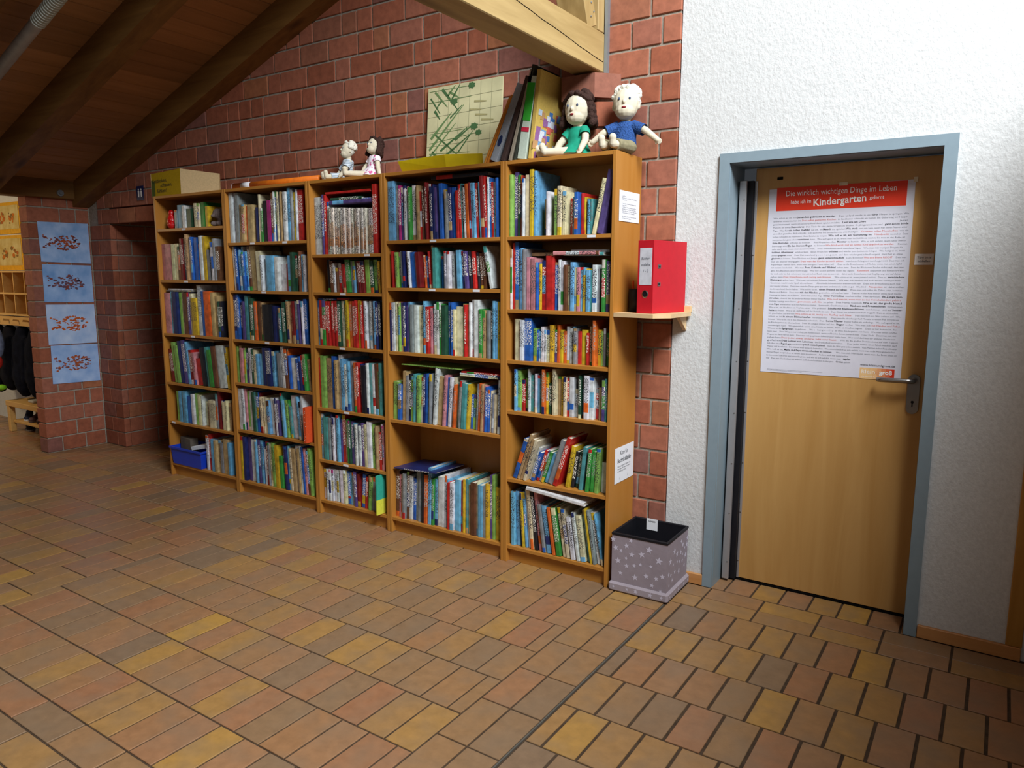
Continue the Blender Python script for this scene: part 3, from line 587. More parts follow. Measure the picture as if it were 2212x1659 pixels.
# books lying flat on top of the standing ones
def flat_book(x, y, z, lx, ly, th, code, label, rx=0, ry=0, rz=0, seed=1, dec=True):
    r = random.Random(seed); cov, pg = book_geo(th, lx, ly, code, r, -1)
    # book_geo: thickness on x, length on z, depth on y -> lay it down: spine to the front, thickness up
    o = cov.build('book', M_book)
    o.matrix_world = Matrix.Translation((x,y,z)) @ Matrix.Rotation(radians(rz),4,'Z') @ Matrix.Rotation(radians(ry),4,'Y') @ Matrix.Rotation(radians(rx),4,'X') @ Matrix(((0,0,1,0),(0,1,0,0),(-1,0,0,0),(0,0,0,1)))
    tag(o, label, 'book', 'books lying across the standing ones')
    if pg: MB().box(pg[:3], pg[3:]).build('page_block', M_pages, o)
    return o
def topz(c, s, xa, xb):
    return max([b['z']+b['h']*cos(radians(b['L']))+abs(b['w']*sin(radians(b['L']))) for b in allbooks if b['c'] == c and b['s'] == s and b['X'] < xb and b['X']+b['w'] > xa] or [SH[c][s-1]])+.002
def lay(c, s, x, lx, ly, th, code, label, n=0, y=.03, **k):
    z = topz(c, s, x, x+lx)+n
    return flat_book(x, y, z, lx, ly, th, code, label, seed=int(abs(x)*1000), **k)
lay(1,3,-3.56,.30,.2,.010,'Gr','grey book lying flat on top of third shelf row, leftmost bookcase')
lay(1,3,-3.53,.28,.2,.010,'W','white book lying second in the flat pile, third shelf, leftmost bookcase',.011)
lay(1,4,-3.36,.33,.2,.012,'T','tan book lying flat across fourth shelf row of leftmost bookcase')
lay(3,1,-1.88,.36,.2,.013,'R','red flat book lying directly on the white magazines')
lay(3,1,-1.85,.34,.19,.022,'V','dark violet flat book in the pile above white magazines',.014)
lay(3,1,-1.84,.25,.18,.016,'dG','dark green flat book topping the pile above white magazines',.037)
lay(3,1,-1.63,.12,.13,.016,'B','bright blue small flat book topping the pile above white magazines',.0375,y=.045)
lay(3,3,-1.97,.15,.18,.010,'B','blue thin flat book lying on third shelf row, middle bookcase')
lay(3,3,-1.81,.10,.18,.010,'R','red thin flat book lying on third shelf row, middle bookcase')
lay(4,1,-1.08,.36,.22,.020,'K','black flat book lying across top shelf row of fourth bookcase')
lay(4,4,-1.31,.42,.2,.006,'lG','thin green flat book lying across fourth shelf row of fourth bookcase')
lay(4,4,-.90,.27,.2,.008,'C','cream flat book at the base of the three-book pile, fourth bookcase')
lay(4,4,-.90,.26,.2,.008,'W','white flat book inside the three-book pile, fourth bookcase',.009)
lay(4,4,-.89,.26,.2,.008,'R','red flat book topping the three-book pile, fourth bookcase',.018)
lay(5,2,-.48,.2,.14,.016,'T','tan book lying flat at back of second shelf, rightmost bookcase',y=.07)
lay(5,2,-.33,.24,.15,.018,'P','pinkish flat book with red end on second shelf, rightmost bookcase',y=.02)
lay(5,2,-.28,.21,.15,.014,'W','white flat book in the pile on second shelf, rightmost bookcase',.019)
lay(5,2,-.25,.2,.14,.012,'Gr','grey flat book topping the pile on second shelf, rightmost bookcase',.034,y=.05)
flat_book(-1.368,.012,.378,.33,.24,.008,'dB','dark blue thin book lying askew above bottom row of fourth bookcase',ry=-4,rz=-5,seed=5)
flat_book(-.46,-.004,.405,.33,.2,.020,'W','white picture book lying slanted across bottom shelf of rightmost bookcase',ry=5,seed=6)
# things standing among the books
def stand(name, label, cat, w, h, d, loc, cols, rz=0, ry=0, e=.003):
    m = MB(); m.cbox((0,0,0),(w,d,h),e,(*lin(cols),0)); o = m.build(name, M_print); o.location = loc; o.rotation_euler = (0,radians(ry),radians(rz)); return tag(o, label, cat)
t = thing('booklet', 'teal and yellow booklet jutting from bottom shelf of middle bookcase', 'book', (-1.470,-.035,.092))
MB().box((0,0,.09),(.008,.19,.235),(*lin('37a892'),0)).build('teal_half', M_print, t); MB().box((0,0,0),(.008,.19,.09),(*lin('dfe04a'),0)).build('yellow_half', M_print, t)
t = thing('patterned_box', 'orange folder with white dots jutting from fifth shelf of second bookcase', 'folder', (-2.052,-.03,.30))
t.location.z = .442
MB().cbox((-.026,0,0),(.0,.2,.225),.002,(*lin('e0552a'),0)).build('cover', M_print, t)
dm = MB(); r = random.Random(3)
for i in range(16): dm.ell((-.013+r.uniform(-.01,.01),-.0005,r.uniform(.01,.215)), (.0022,.0008,.0022), 6, 4, (*lin('f0e0d0'),0))
dm.build('dots', M_print, t)
# blue storage tub with its contents
t = thing('storage_tub', 'blue plastic tub on bottom shelf of leftmost bookcase', 'tub', (-3.385,.10,.096))
def tub(w, d, h, k, th):
    m = MB(); n = 4
    def ring(s, z, o): return [(-w/2*s+o,-d/2*s+o,z),(w/2*s-o,-d/2*s+o,z),(w/2*s-o,d/2*s-o,z),(-w/2*s+o,d/2*s-o,z)]
    rs_ = ring(k,0,0)+ring(1,h,0)+ring(1,h,th)+ring(k,th,th)
    f = [(3,2,1,0)]
    for a in (0,4,8): f += [(a+i,a+(i+1)%4,a+4+(i+1)%4,a+4+i) for i in range(4)]
    f += [(12,13,14,15)]
    return m.add(rs_, f)
M_blue = plain('blue_plastic','1a3fc0',.35,.4,.06)
tub(.37,.22,.125,.92,.003).build('body', M_blue, t)
m = MB(); 
for a, b in (((-.193,-.118,.115),(.193,-.108,.128)),((-.193,.108,.115),(.193,.118,.128)),((-.193,-.108,.115),(-.183,.108,.128)),((.183,-.108,.115),(.193,.108,.128))): m.box(a,b)
m.build('rim', M_blue, t)
o = stand('paper_box','white box with green corner lying in the blue tub','box',.16,.03,.11,(-3.37,.03,.205),'d9dce4',rz=8,ry=-12)
o = stand('photo_stack','clear plastic sleeve of photos standing in the blue tub','sleeve',.15,.10,.06,(-3.55,.06,.185),'6a6258',rz=-6)
# red pouch and plush animal on the first shelf
def blob(name, m, mt, parent=None, vox=.004, loc=None, smooth=2):
    tmp = m.build('tmp', mt); md = tmp.modifiers.new('r','REMESH'); md.mode = 'VOXEL'; md.voxel_size = vox
    s = tmp.modifiers.new('s','SMOOTH'); s.iterations = smooth*2; s.factor = .5
    dg = bpy.context.evaluated_depsgraph_get(); dg.update()
    me = bpy.data.meshes.new_from_object(tmp.evaluated_get(dg)); me.name = name
    if not me.materials: me.materials.append(mt)
    for p in me.polygons: p.use_smooth = True
    old = tmp.data; bpy.data.objects.remove(tmp); bpy.data.meshes.remove(old)
    return link(name, me, parent, loc)
m = MB(); m.ell((0,0,.05),(.035,.03,.055)); m.ell((0,0,.11),(.022,.02,.025)); m.ell((.01,-.01,.03),(.035,.025,.03))
tag(blob('gift_pouch', m, plain('red_foil','c81418',.25,.6,.3,60,bmp=.6), None, .004, (-3.485,.06,1.7925)), 'shiny red foil pouch on top shelf of leftmost bookcase', 'pouch')
m = MB(); m.ell((0,0,.045),(.05,.04,.05)); m.ell((-.02,-.035,.085),(.035,.032,.035)); m.ell((-.055,-.02,.10),(.02,.008,.022)); m.ell((.015,-.03,.105),(.02,.008,.022)); m.ell((-.025,-.065,.07),(.012,.018,.012)); m.ell((-.035,-.05,.02),(.018,.03,.018)); m.ell((.025,-.05,.02),(.018,.03,.018))
tag(blob('plush_animal', m, plain('grey_plush','6e605c',.95,.1,.25,120,bmp=.5), None, .005, (-2.94,.10,1.7925)), 'small grey brown plush animal sitting on top shelf of leftmost bookcase', 'plush toy')
# ------------------------------------------------------------------ lettering helper
def text(name, body, size, loc, mt, parent, facing='-Y', align='CENTER', width=None, bold=0, line=1.0, shear=0, res=2, rot=0):
    cu = bpy.data.curves.new(name, 'FONT'); cu.body = body; cu.size = size; cu.align_x = align; cu.resolution_u = res; cu.space_line = line
    cu.offset = bold; cu.shear = shear
    tmp = bpy.data.objects.new(name, cu); COL.objects.link(tmp)
    dg = bpy.context.evaluated_depsgraph_get(); dg.update()
    me = bpy.data.meshes.new_from_object(tmp.evaluated_get(dg)); bpy.data.objects.remove(tmp); bpy.data.curves.remove(cu)
    xs = [v.co.x for v in me.vertices]
    if width and xs:
        k = width/(max(xs)-min(xs))
        for v in me.vertices: v.co.x *= k
    me.materials.clear(); me.materials.append(mt)
    R = Matrix.Rotation(pi/2, 4, 'X')
    if rot: R = R @ Matrix.Rotation(rot, 4, 'Z')
    if facing == '+X': R = Matrix.Rotation(pi/2, 4, 'Z') @ R
    me.transform(R)
    o = link(name, me, parent, loc); return o
# ------------------------------------------------------------------ door
d1 = struct(thing('door_1', None, None))
YL = .45
fm = MB()
def jamb(m, x0, x1, z0, z1):
    m.box((x0,YW-.014,z0),(x1,YW+.004,z1))
jamb(fm,.367,.412,0,2.007); jamb(fm,1.228,1.274,0,2.007); jamb(fm,.412,1.228,1.965,2.007)
fm.box((.402,YW,0),(.414,YL+.05,1.967)); fm.box((1.226,YW,0),(1.245,YL+.05,1.967)); fm.box((.402,YW,1.963),(1.245,YL+.05,1.985))
fm.build('door_frame', M_steel, d1)
MB().cbox((.481,YL,.012),(1.232,YL+.042,1.955),.002).build('leaf', M_beech, d1)
MB().cbox((.424,YL-.055,.012),(.456,YL-.04,1.90),.002).build('finger_guard_strip', M_alu, d1)
MB().cbox((.481,YL-.006,.012),(.492,YL,1.90),.001).build('finger_guard_strip', M_alu, d1)
MB().box((.416,YL-.030,.012),(.480,YL-.006,1.90)).build('finger_guard_bellows', M_black, d1)
MB().box((.414,YL-.004,0),(1.226,YL+.06,.008)).build('door_threshold', M_dark, d1)
rv = MB()
for i in range(8):
    z = .1+i*.245
    rv.ell((.448,YL-.056,z),(.003,.002,.003),8,4); rv.ell((.4865,YL-.007,z),(.003,.002,.003),8,4)
rv.build('finger_guard_rivets', M_chrome, d1)
def stadium(cx, cz, w, h, n=8):
    p = []
    for i in range(n+1): a = pi*i/n; p.append((cx+w/2*cos(a), cz+h/2-w/2+w/2*sin(a)))
    for i in range(n+1): a = pi+pi*i/n; p.append((cx+w/2*cos(a), cz-h/2+w/2+w/2*sin(a)))
    return p
hp = MB().prism(stadium(1.178,.985,.046,.168), YL-.009, YL, 'Y').build('handle_plate', M_chrome, d1)
lv = MB(); lv.tube([(1.178,YL-.008,1.045),(1.178,YL-.045,1.045),(1.170,YL-.055,1.045),(1.155,YL-.058,1.045),(1.06,YL-.055,1.043),(1.048,YL-.052,1.043),(1.045,YL-.04,1.043)], [.011,.011,.011,.0105,.010,.010,.009], 12)
lv.build('lever_handle', M_chrome, d1, True)
kh = MB(); kh.prism([(1.178+.006*cos(a*pi/6), .952+.006*sin(a*pi/6)) for a in range(12)], YL-.0098, YL-.0088, 'Y'); kh.box((1.1755,YL-.0098,.932),(1.1805,YL-.0088,.95)); kh.build('keyhole', M_black, hp)
MB().cbox((.575,YL-.003,1.90),(.60,YL,1.912),.001).build('catch_plate', M_dark, d1)
# poster
po = thing('poster', 'large white poster with red banner taped on the beech door', 'poster', (0, YL-.0006, 0))
MB().add([(.545,-.001,1.035),(1.127,-.001,1.038),(1.124,-.001,1.866),(.544,-.001,1.859),(.545,0,1.035),(1.127,0,1.038),(1.124,0,1.866),(.544,0,1.859)], [(0,1,2,3),(7,6,5,4),(0,4,5,1),(1,5,6,2),(2,6,7,3),(3,7,4,0)]).build('sheet', plain('poster_paper','d6d4de',.6,.25,.02), po)
MB().box((.577,-.0014,1.763),(1.096,-.001,1.864)).build('red_banner', plain('banner_red','e23a20',.5,.3,.02), po)
text('headline', 'Die wirklich wichtigen Dinge im Leben', .035, (.837,-.0018,1.826), M_white, po, width=.44)
text('headline', 'habe ich im', .024, (.682,-.0018,1.792), M_white, po, width=.085)
text('headline', 'Kindergarten', .045, (.84,-.0018,1.783), M_white, po, width=.21, bold=.0006, rot=radians(3))
text('headline', 'gelernt', .022, (.985,-.0018,1.795), M_white, po, width=.055)
LINES = """Wie schön es ist, von *jemandem gebraucht zu werden*   Dass es Spaß macht, in und *über* Pfützen zu springen  Wie
anderen etwas zu tun ist.  ^Der selbst gemachte Kuchen^ im Sandkasten schmeckt am besten. Ein Geburtstag wird länger
ganz interessant, wenn ein anderes Kind damit spielen möchte.  *Laut wie ein Löwe*                              jeder
Mensch ist etwas *Besonderes*  Den Tisch für eine ganze Gruppe zu decken  Es gibt ganz schöne und *ganz schön blöde*
Tage   Was für *ein tolles Gefühl* es ist, im *Matsch* zu spielen  *Wie stolz* man sein kann, wenn man seinen Namen unter
ein selbst gemaltes Bild schreibt  Sich auch mal bei jemandem zu entschuldigen  ^Zu einem tollen Monsterbau^ wie ein
hohen Schaukel zu beisteuern  Kein Spielen zu mögen   *Wie toll es ist, am Geburtstag im* ^Mittelpunkt^ zu stehen  Dass
man jemanden ganz schön *vermissen* kann   Wie aufregend es ist, wenn man im Stuhlkreis wartet, bis man an der Reihe ist
*Gute Ausreden* erfinden zu können     Aus Klopapierrollen *Monster* zu basteln   Wie es sich anfühlt, wenn einer immer
bevorzugt wird   *Zu den Sternen fliegen* zu können   ^Wie blöd es ist, mal als letztes Kind abgeholt zu werden^   Dass man
sehr stark sein, wenn man zusammenhält.   Dass Erwachsene auch manchmal lügen   Wie man mit wenigen Dingen die
*tollsten Abenteuer* erleben kann   Einen Freund zu *trösten* und wieder zum Lachen zu bringen   Wie lustig es ist, wenn
jemand *pupsen* muss    Dass Zeit manchmal g a n z   l a n g s a m  und dann wieder ganz schnell vergeht  Ganz fest an etwas
*glauben* zu können   Dass Mädchen und Jungen *ganz unterschiedlich* sein können     ^Wie eine Blume RIECHT^   Dass man
nur ein kleiner wenig gibt   ^Dass man das Kinder zu mich zählen^  manche zu Anfang und manche gar nicht  Dass man sich
Papierflieger basteln kann, wenn man eine gute Puste haben will     Dass es die Erwachsenen toll finden, wenn man einen Apfel
mit anstatt Schokolade    Wie man *Feen, Kobolde und Wichtel* sehen kann   Dass das Blöde vom Spielen nichts sagt, dass man
gibt, ihre Baustelle aber nicht wegig   Wie toll es sich anfühlt, wenn das eigene ^Kunstwerk^ ausgestellt und bewundert wird
für mich sehr zu lieb schon und den gut schen Reich man zu aus rein   dabei auch Erwachsene mal Kopfsprung und auf Ästen
gehen kann   ^Dass Erwachsene auch nervig sein können^   Wie schön es ist, wenn jemand zuhört   Dass es *verschiedene*
*Meinungen* geben kann   Wie man mit seinem Schatten kämpft    Wie man sich streiten und auch wieder vertragen kann
Gewinnen macht mehr Spaß als verlieren     Abschiede können sehr tränenreich sein   Dass sich Erwachsene auch mal
und wieder streiten   Dass man manche Dinge ganz gut kann und manche nicht so gut   Wie blöd ^Nasepotzen^ ist  dabei wollen
doch manchmal Recht haben   Wie schön es ist, *einen Freund zu haben*   Wenn man sich selbst die Zähne putzt, kommen
Karies und Baktus   Dass man *mit den Händen* ganz schön viel machen kann    Dass es in der Kita immer etwas Spaß macht
Nutzung zu haben als zu Hause   Dass man jeden Tag *etwas Verrücktes* machen sollte   Man darf nicht *die Zunge raus-*
*strecken*, obwohl das die anderen Kinder immer machen   ^Wie cool man ist, wenn man zu den Vorschulkindern gehört^
richtig lustig sein kann, ^gemeinsam aufs Klo^ zu gehen   Dass Mamas Kuscheln   *Wie es ist, das große Hemd*
*vom Papa* anzuziehen und mit Farben zu malen   Spannende Geschichten von *Räubern und Prinzessinnen* mitzuspielen
Wie es ist, ein Häufchen am Topf zu sehen   Wie praktisch *Schuhe mit Klettverschlüssen* sein können   sich auf *Sommer-*
*feste* zu freuen   Wie es ist, als Erster auf der Rutsche zu sein   Dass Kleber nur schwer vom Pulli weggeht  Dass es nicht schön
ist, geschubst zu werden   ^Wie schön es ist, mutig von Ausflug nach Haus^   Dass man mich von Nase nehmen soll   Wie
schön es ist, *in einem Blätterhaufen* herumzutollen      Dass manche überhaupt fünf Monate in einem Fall 100 Jahren
können   Wie es ist, bis in den Himmel zu schaukeln   Dass *bunte Pflaster* besser helfen als einfarbige   Wie aufregend es ist,
im Kindergarten zu übernachten   Dass die Jungen immer auf den *Bagger* wollen   Wie man sich ^mit Händen und Füßen^
verständigen kann   Wie gemütlich es ist, eine Höhle zu bauen, wenn es draußen regnet    Dass es nur keinen ist, das
Wissen, an der *Igelgruppe* zu gehören     W i e   l a n g w e i l i g  es ohne Kindergarten sein kann   Wie man einen Schiffen
kann baut    Dass Wippen nur richtig gut funktioniert, wenn auf beiden Seiten jemand sitzt   Unter Dach   Dass man mit viel
Fingern im Sand rühren kann   Dass man mit gespitzten Stiften besser malen kann   Wer wird das Haus der anderen Kinder aus-
sehen kann   ^Dass jeder etwas anderes liebt oder hasst^   Wie die die großen Dominosteine auf dem Teppich
gefallen      *Dass Lichter von Laternen* die Dunkelheit vertreiben      Dass jeder einmal einen falsch machen darf
Sich über einen *Regenbogen* zu freuen   *pitsch watsch pitsch*   wenn die Welt ganz anders aussieht   Viele Märchen lachen Kasperltheater
Wasser und zu erleben   Die kleinen weiß genau zu bemerken   Wie unterschiedlich es sich anfühlt, wenn man in die Hose gemacht hat
Wie toll es ist, *Mama und Papa etwas schenken zu können*    Wie man sich Mut macht, wenn man das Erste allein ist
kleinen Finger zu sprechen an einem Spiel zu erinnern   Andere auch mal aussprechen
zu lassen und zuhören was einer fängt ist, und wie es sich anfühlt, wenn man *tapfer*
war   Dass man Geschichten mit anderen zu Ende und niemand zu den ganz *Großen* gehört"""
ln = LINES.split('\n')
zt, zb_ = 1.728, 1.098
import re
groups = {'g': [], 'b': [], 'r': []}
def text_lines():
    """all small lines: split in runs (plain grey, *bold black*, ^red^), each run placed by its share of the line"""
    for i, l in enumerate(ln):
        z = zt-(zt-zb_)*i/(len(ln)-1)
        wtot = .545 if i < len(ln)-3 else .36
        runs = [r for r in re.split(r'(\*[^*]*\*|\^[^^]*\^)', l) if r]
        def wt(r): return (len(r)-2)*1.12 if r[0] in '*^' else len(r)*.92
        tot = sum(wt(r) for r in runs); x = .568
        for r in runs:
            w_ = wtot*wt(r)/tot
            k = 'b' if r[0] == '*' else ('r' if r[0] == '^' else 'g')
            s = r.strip('*^')
            if s.strip(): groups[k].append((s, x, z, w_))
            x += w_
text_lines()
def build_runs(runs, size, bold, name, mt, parent):
    objs = []
    for s, x, z, w_ in runs:
        cu = bpy.data.curves.new('t', 'FONT'); cu.body = s; cu.size = size; cu.resolution_u = 1; cu.offset = bold
        tmp = bpy.data.objects.new('t', cu); COL.objects.link(tmp); objs.append((tmp, x, z, w_))
    dg = bpy.context.evaluated_depsgraph_get(); dg.update()
    V = []; F = []
    for tmp, x, z, w_ in objs:
        me = tmp.evaluated_get(dg).to_mesh()
        xs = [v.co.x for v in me.vertices]
        if xs:
            k = w_*.97/max(max(xs), .001); n = len(V)
            V += [(x+v.co.x*k, -.0014, z+v.co.y) for v in me.vertices]; F += [tuple(n+i for i in p.vertices) for p in me.polygons]
        tmp.evaluated_get(dg).to_mesh_clear()
    for tmp, *_ in objs:
        cu = tmp.data; bpy.data.objects.remove(tmp); bpy.data.curves.remove(cu)
    me = bpy.data.meshes.new(name); me.from_pydata(V, [], F); me.materials.append(mt)
    o = link(name, me, parent); o['kind'] = 'stuff'; return o
build_runs(groups['g'], .0098, 0, 'body_text', M_inkg, po)
build_runs(groups['b'], .0112, .0002, 'bold_text', M_ink, po)
build_runs(groups['r'], .0105, 0, 'red_text', M_inkr, po)
text('web_address', 'www.kleinundgross.de', .013, (1.035,-.0016,1.092), M_ink, po, width=.135)
lg = MB(); 
for i in range(8):
    a, b = .967+.135*i/8, .967+.135*(i+1)/8; k = i/7
    c0 = lin('eec48a'); c1 = lin('d93a1e'); kk = max(0, (k-.35)/.65); c = tuple(c0[j]*(1-kk)+c1[j]*kk for j in range(3))
    lg.quad((a,-.0014,1.036),(b,-.0014,1.036),(b,-.0014,1.084),(a,-.0014,1.084),(*c,0))
lg.build('logo_patch', M_print, po)
text('logo_text', 'klein', .024, (1.001,-.002,1.060), M_white, po, width=.052)
text('logo_text', '&', .024, (1.034,-.002,1.060), plain('logo_amp','e8a878'), po, width=.013)
text('logo_text', 'groß', .025, (1.069,-.002,1.059), M_white, po, width=.05, bold=.0006)
text('logo_text', 'Das Elternheft für Kindergartenkinder', .008, (1.034,-.002,1.043), M_white, po, width=.115)
text('imprint', 'kleinundgross Ein Magazin für Familien und Erzieherinnen, Cornelsen Verlag Berlin und zum Weiterlesen\nBildung und Erziehung im Kindergarten, Redaktion und Gestaltung', .0045, (.575,-.0016,1.048), M_inkg, po, align='LEFT', width=.24, res=1)
M_tape = plain('adhesive_tape','d8c8a8',.4)
MB().box((.835,-.0022,1.858),(.868,-.0012,1.872)).build('tape', M_tape, po); MB().box((1.117,-.0022,1.855),(1.132,-.0012,1.875)).build('tape', M_tape, po)
nt_ = thing('door_note', 'small white note stuck on the door beside the poster', 'note', (0,YL-.0006,0))
MB().box((1.143,-.001,1.521),(1.211,0,1.566)).build('sheet', plain('note_paper','e6dcd2',.7), nt_)
text('lettering', 'Türe bitte\nschließen', .013, (1.177,-.0016,1.547), M_ink, nt_, width=.05, line=1.1)
# ------------------------------------------------------------------ corner shelf, binder, pen cup
cs = thing('corner_shelf', 'small pale wooden corner shelf between bookcase and white wall', 'shelf', (0,0,1.291))
MB().prism([(.001,.02),(.001,.0),(.205,-.035),(.262,.03),(.262,YB-.001),(.001,YB-.003)], 0, .018).build('board', M_light, cs)
MB().cbox((.172,YW-.02,.0185),(.262,YW-.0005,.045),.001).build('upstand', M_light, cs)
MB().prism([(.19,0),(YW-.002,0),(YW-.002,-.07)], .222, .238, 'X').build('bracket', M_light, cs)
bi = thing('ring_binder', 'red lever arch binder standing on the corner shelf', 'binder', (.145,.015,1.3095), radians(-10))
M_red = plain('red_binder_card','c01a28',.5,.3,.05)
BW, BD, BH = .082, .27, .318
m = MB(); m.cbox((-BW/2,0,0),(-BW/2+.003,BD,BH),.0008); m.cbox((BW/2-.003,0,0),(BW/2,BD,BH),.0008); m.cbox((-BW/2,-.002,0),(BW/2,.001,BH),.0008); m.build('cover', M_red, bi)
MB().box((-BW/2+.004,.03,.008),(BW/2-.004,BD-.05,.302)).build('paper_stack', M_pages, bi)
MB().box((-.030,-.0032,.125),(.032,-.0021,.285)).build('spine_label', plain('grey_label','cfd0d8',.7), bi)
text('handwriting', 'Bücher-\nausleihe\n1 - 2', .017, (.001,-.004,.235), M_inkg, bi, width=.046, line=1.6, shear=.2)
rg = MB()
for i in range(16):
    a0_, a1_ = 2*pi*i/16, 2*pi*(i+1)/16
    rg.add([(r*cos(a), y, .085+r*sin(a)) for a in (a0_, a1_) for r, y in ((.017,-.0022),(.013,-.0045))], [(0,1,3,2)])
fr_ = rg.build('finger_ring', M_chrome, bi)
MB().prism([(.0132*cos(2*pi*i/16), .085+.0132*sin(2*pi*i/16)) for i in range(16)], -.0026, -.0021, 'Y').build('finger_hole', M_black, fr_)
for zz in (.128,.205):
    q = MB(); q.cbox((BW/2-.0005,.032,zz-.009),(BW/2+.0018,.055,zz+.009),.0008); ey = q.build('eyelet', M_chrome, bi)
    MB().cbox((BW/2+.0015,.037,zz-.004),(BW/2+.0023,.05,zz+.004),.0003).build('eyelet_slot', M_black, ey)
pc = thing('pen_cup', 'black pen cup behind the red binder on the corner shelf', 'cup', (.045,.15,1.3095))
MB().tube([(0,0,0),(0,0,.105)], .036, 20).build('cup', M_black, pc, True)
tag(MB().tube([(.03,.15,1.33),(.028,.145,1.452)], .004, 8).build('pen', plain('orange_pen','e05a20',.4)), 'orange pen sticking out of the black pen cup', 'pen')
# notices on the bookcase side
def notice(loc_z0, loc_z1, y0, y1, name, label):
    t = thing(name, label, 'notice', (.0006,0,0)); MB().box((0,y0,loc_z0),(.0008,y1,loc_z1)).build('sheet', M_paper, t); return t
n1 = notice(1.718,1.853,.034,.25,'paper_notice','white typed notice on upper side of rightmost bookcase')
body = ['Liebe Eltern','bitte tragen Sie die Bücher, die Sie ausleihen,','in die Liste ein','','1. Jedes Kind darf ein Buch mitnehmen und','es eine Woche','2. Die Bücher bitte in die Kiste zurücklegen,','damit alle Kinder die Bücher wieder finden','können und nichts verloren geht. Bitte gehen','Sie mit den Büchern sehr sorgfältig um.','','Wir wünschen Ihnen viel Freude beim Lesen','Ihr Team vom Kindergarten']
text('print', '\n'.join(body), .0085, (.0012,.062,1.826), M_inkg, n1, '+X', 'LEFT', width=.155, line=.95, res=1)
n2 = notice(.495,.668,.052,.26,'paper_notice','white notice about the book return box on lower bookcase side')
text('print', 'Kiste für', .030, (.0012,.15,.628), M_ink, n2, '+X', width=.085)
text('print', 'Buchrückläufer', .030, (.0012,.155,.592), M_ink, n2, '+X', width=.15, bold=.0005)
text('print', 'Bitte zurückgebrachte Bücher in die\nKiste legen. Wir räumen sie dann in\ndas Bücherregal zurück.', .011, (.0012,.082,.57), M_ink, n2, '+X', 'LEFT', width=.14, line=1.1, res=1)
text('print', 'i              i', .022, (.0012,.15,.508), M_inkg, n2, '+X')
# ------------------------------------------------------------------ starry fabric box on its lid
bx = thing('storage_box', 'lilac grey star-print fabric box standing on its upturned lid', 'box', (.157,.133,0), radians(1))
M_lil = plain('lilac_fabric','958a92',.85,.15,.05,25,bmp=.15); M_star = plain('star_print','c8c2d2',.85,.1,.02)
def star(m, P, u, v, c, r, rot, nrm):
    pts = [Vector(P)+Vector(u)*(c[0]+(r if k % 2 == 0 else r*.42)*sin(rot+k*pi/5))+Vector(v)*(c[1]+(r if k % 2 == 0 else r*.42)*cos(rot+k*pi/5))+Vector(nrm)*.0007 for k in range(10)]
    ce = Vector(P)+Vector(u)*c[0]+Vector(v)*c[1]+Vector(nrm)*.0007
    m.add([ce]+pts, [(0, 1+(k+1)%10, 1+k) for k in range(10)])
HB = .282; WB = .272
body_ = MB()
for a, b in (((-WB/2,-WB/2,.02),(WB/2,-WB/2+.005,HB)),((-WB/2,WB/2-.005,.02),(WB/2,WB/2,HB)),((-WB/2,-WB/2+.005,.02),(-WB/2+.005,WB/2-.005,HB)),((WB/2-.005,-WB/2+.005,.02),(WB/2,WB/2-.005,HB))): body_.box(a,b)
body_.build('body', M_lil, bx)
li = MB(); i_ = WB/2-.0055
for a, b in (((-i_,-i_,.03),(i_,-i_+.002,HB)),((-i_,i_-.002,.03),(i_,i_,HB)),((-i_,-i_,.03),(-i_+.002,i_,HB)),((i_-.002,-i_,.03),(i_,i_,HB)),((-i_,-i_,.028),(i_,i_,.032))): li.box(a,b)
li.build('lining', M_black, bx)
tr_ = MB(); o_ = WB/2+.003; n_ = WB/2-.008
for a, b in (((-o_,-o_,HB-.01),(o_,-n_,HB+.004)),((-o_,n_,HB-.01),(o_,o_,HB+.004)),((-o_,-n_,HB-.01),(-n_,n_,HB+.004)),((n_,-n_,HB-.01),(o_,n_,HB+.004))): tr_.cbox(a,b,.003)
tr_.build('trim', M_black, bx)
LW = .296
lid = MB().cbox((-LW/2,-LW/2,.0),(LW/2,LW/2,.046),.009); lid.build('upturned_lid', plain('lilac_fabric_lid','a0959c',.85,.15,.05,25), bx)
sm = MB(); r = random.Random(9)
FS = [(.02,.93,.011),(.27,.84,.012),(.07,.75,.013),(.17,.71,.008),(.37,.67,.012),(.55,.72,.014),(.68,.85,.014),(.27,.57,.007),(.12,.48,.013),(.42,.44,.009),(.53,.49,.008),(.28,.40,.010),(.72,.5,.008),(.86,.66,.015),(.17,.22,.009),(.44,.19,.013),(.64,.27,.011),(.82,.27,.010),(.75,.1,.010),(.93,.34,.011),(.90,.02,.007),(.35,.97,.010)]
for a, b, s in FS:
    star(sm, (-WB/2,-WB/2,.045), (1,0,0), (0,0,1), (a*WB, b*(HB-.06)), s*1.3, r.uniform(-.3,.3), (0,-1,0))
    star(sm, (WB/2,-WB/2,.045), (0,1,0), (0,0,1), (min(.97,max(.03,1.02-a))*WB, (b*.83+.1)*(HB-.07)), s*1.3, r.uniform(-.3,.3), (1,0,0))
for a, s in ((.1,.008),(.33,.009),(.48,.013),(.72,.014),(.9,.010)):
    star(sm, (-LW/2,-LW/2,0), (1,0,0), (0,0,1), (a*LW, .024), s, .2, (0,-1,0)); star(sm, (LW/2,-LW/2,0), (0,1,0), (0,0,1), (a*LW, .024), s*.9, .3, (1,0,0))
sm.build('star_pattern', M_star, bx)['kind'] = 'stuff'
tg = MB().box((-.072,i_-.0045,HB-.05),(-.015,i_-.003,HB+.008)).build('tag', M_paper, bx)
text('tag_print', 'NIMBO', .012, (-.0435,i_-.0052,HB-.010), M_ink, tg, width=.035)
# ------------------------------------------------------------------ things on top of the bookcases
ZT = 2.0205
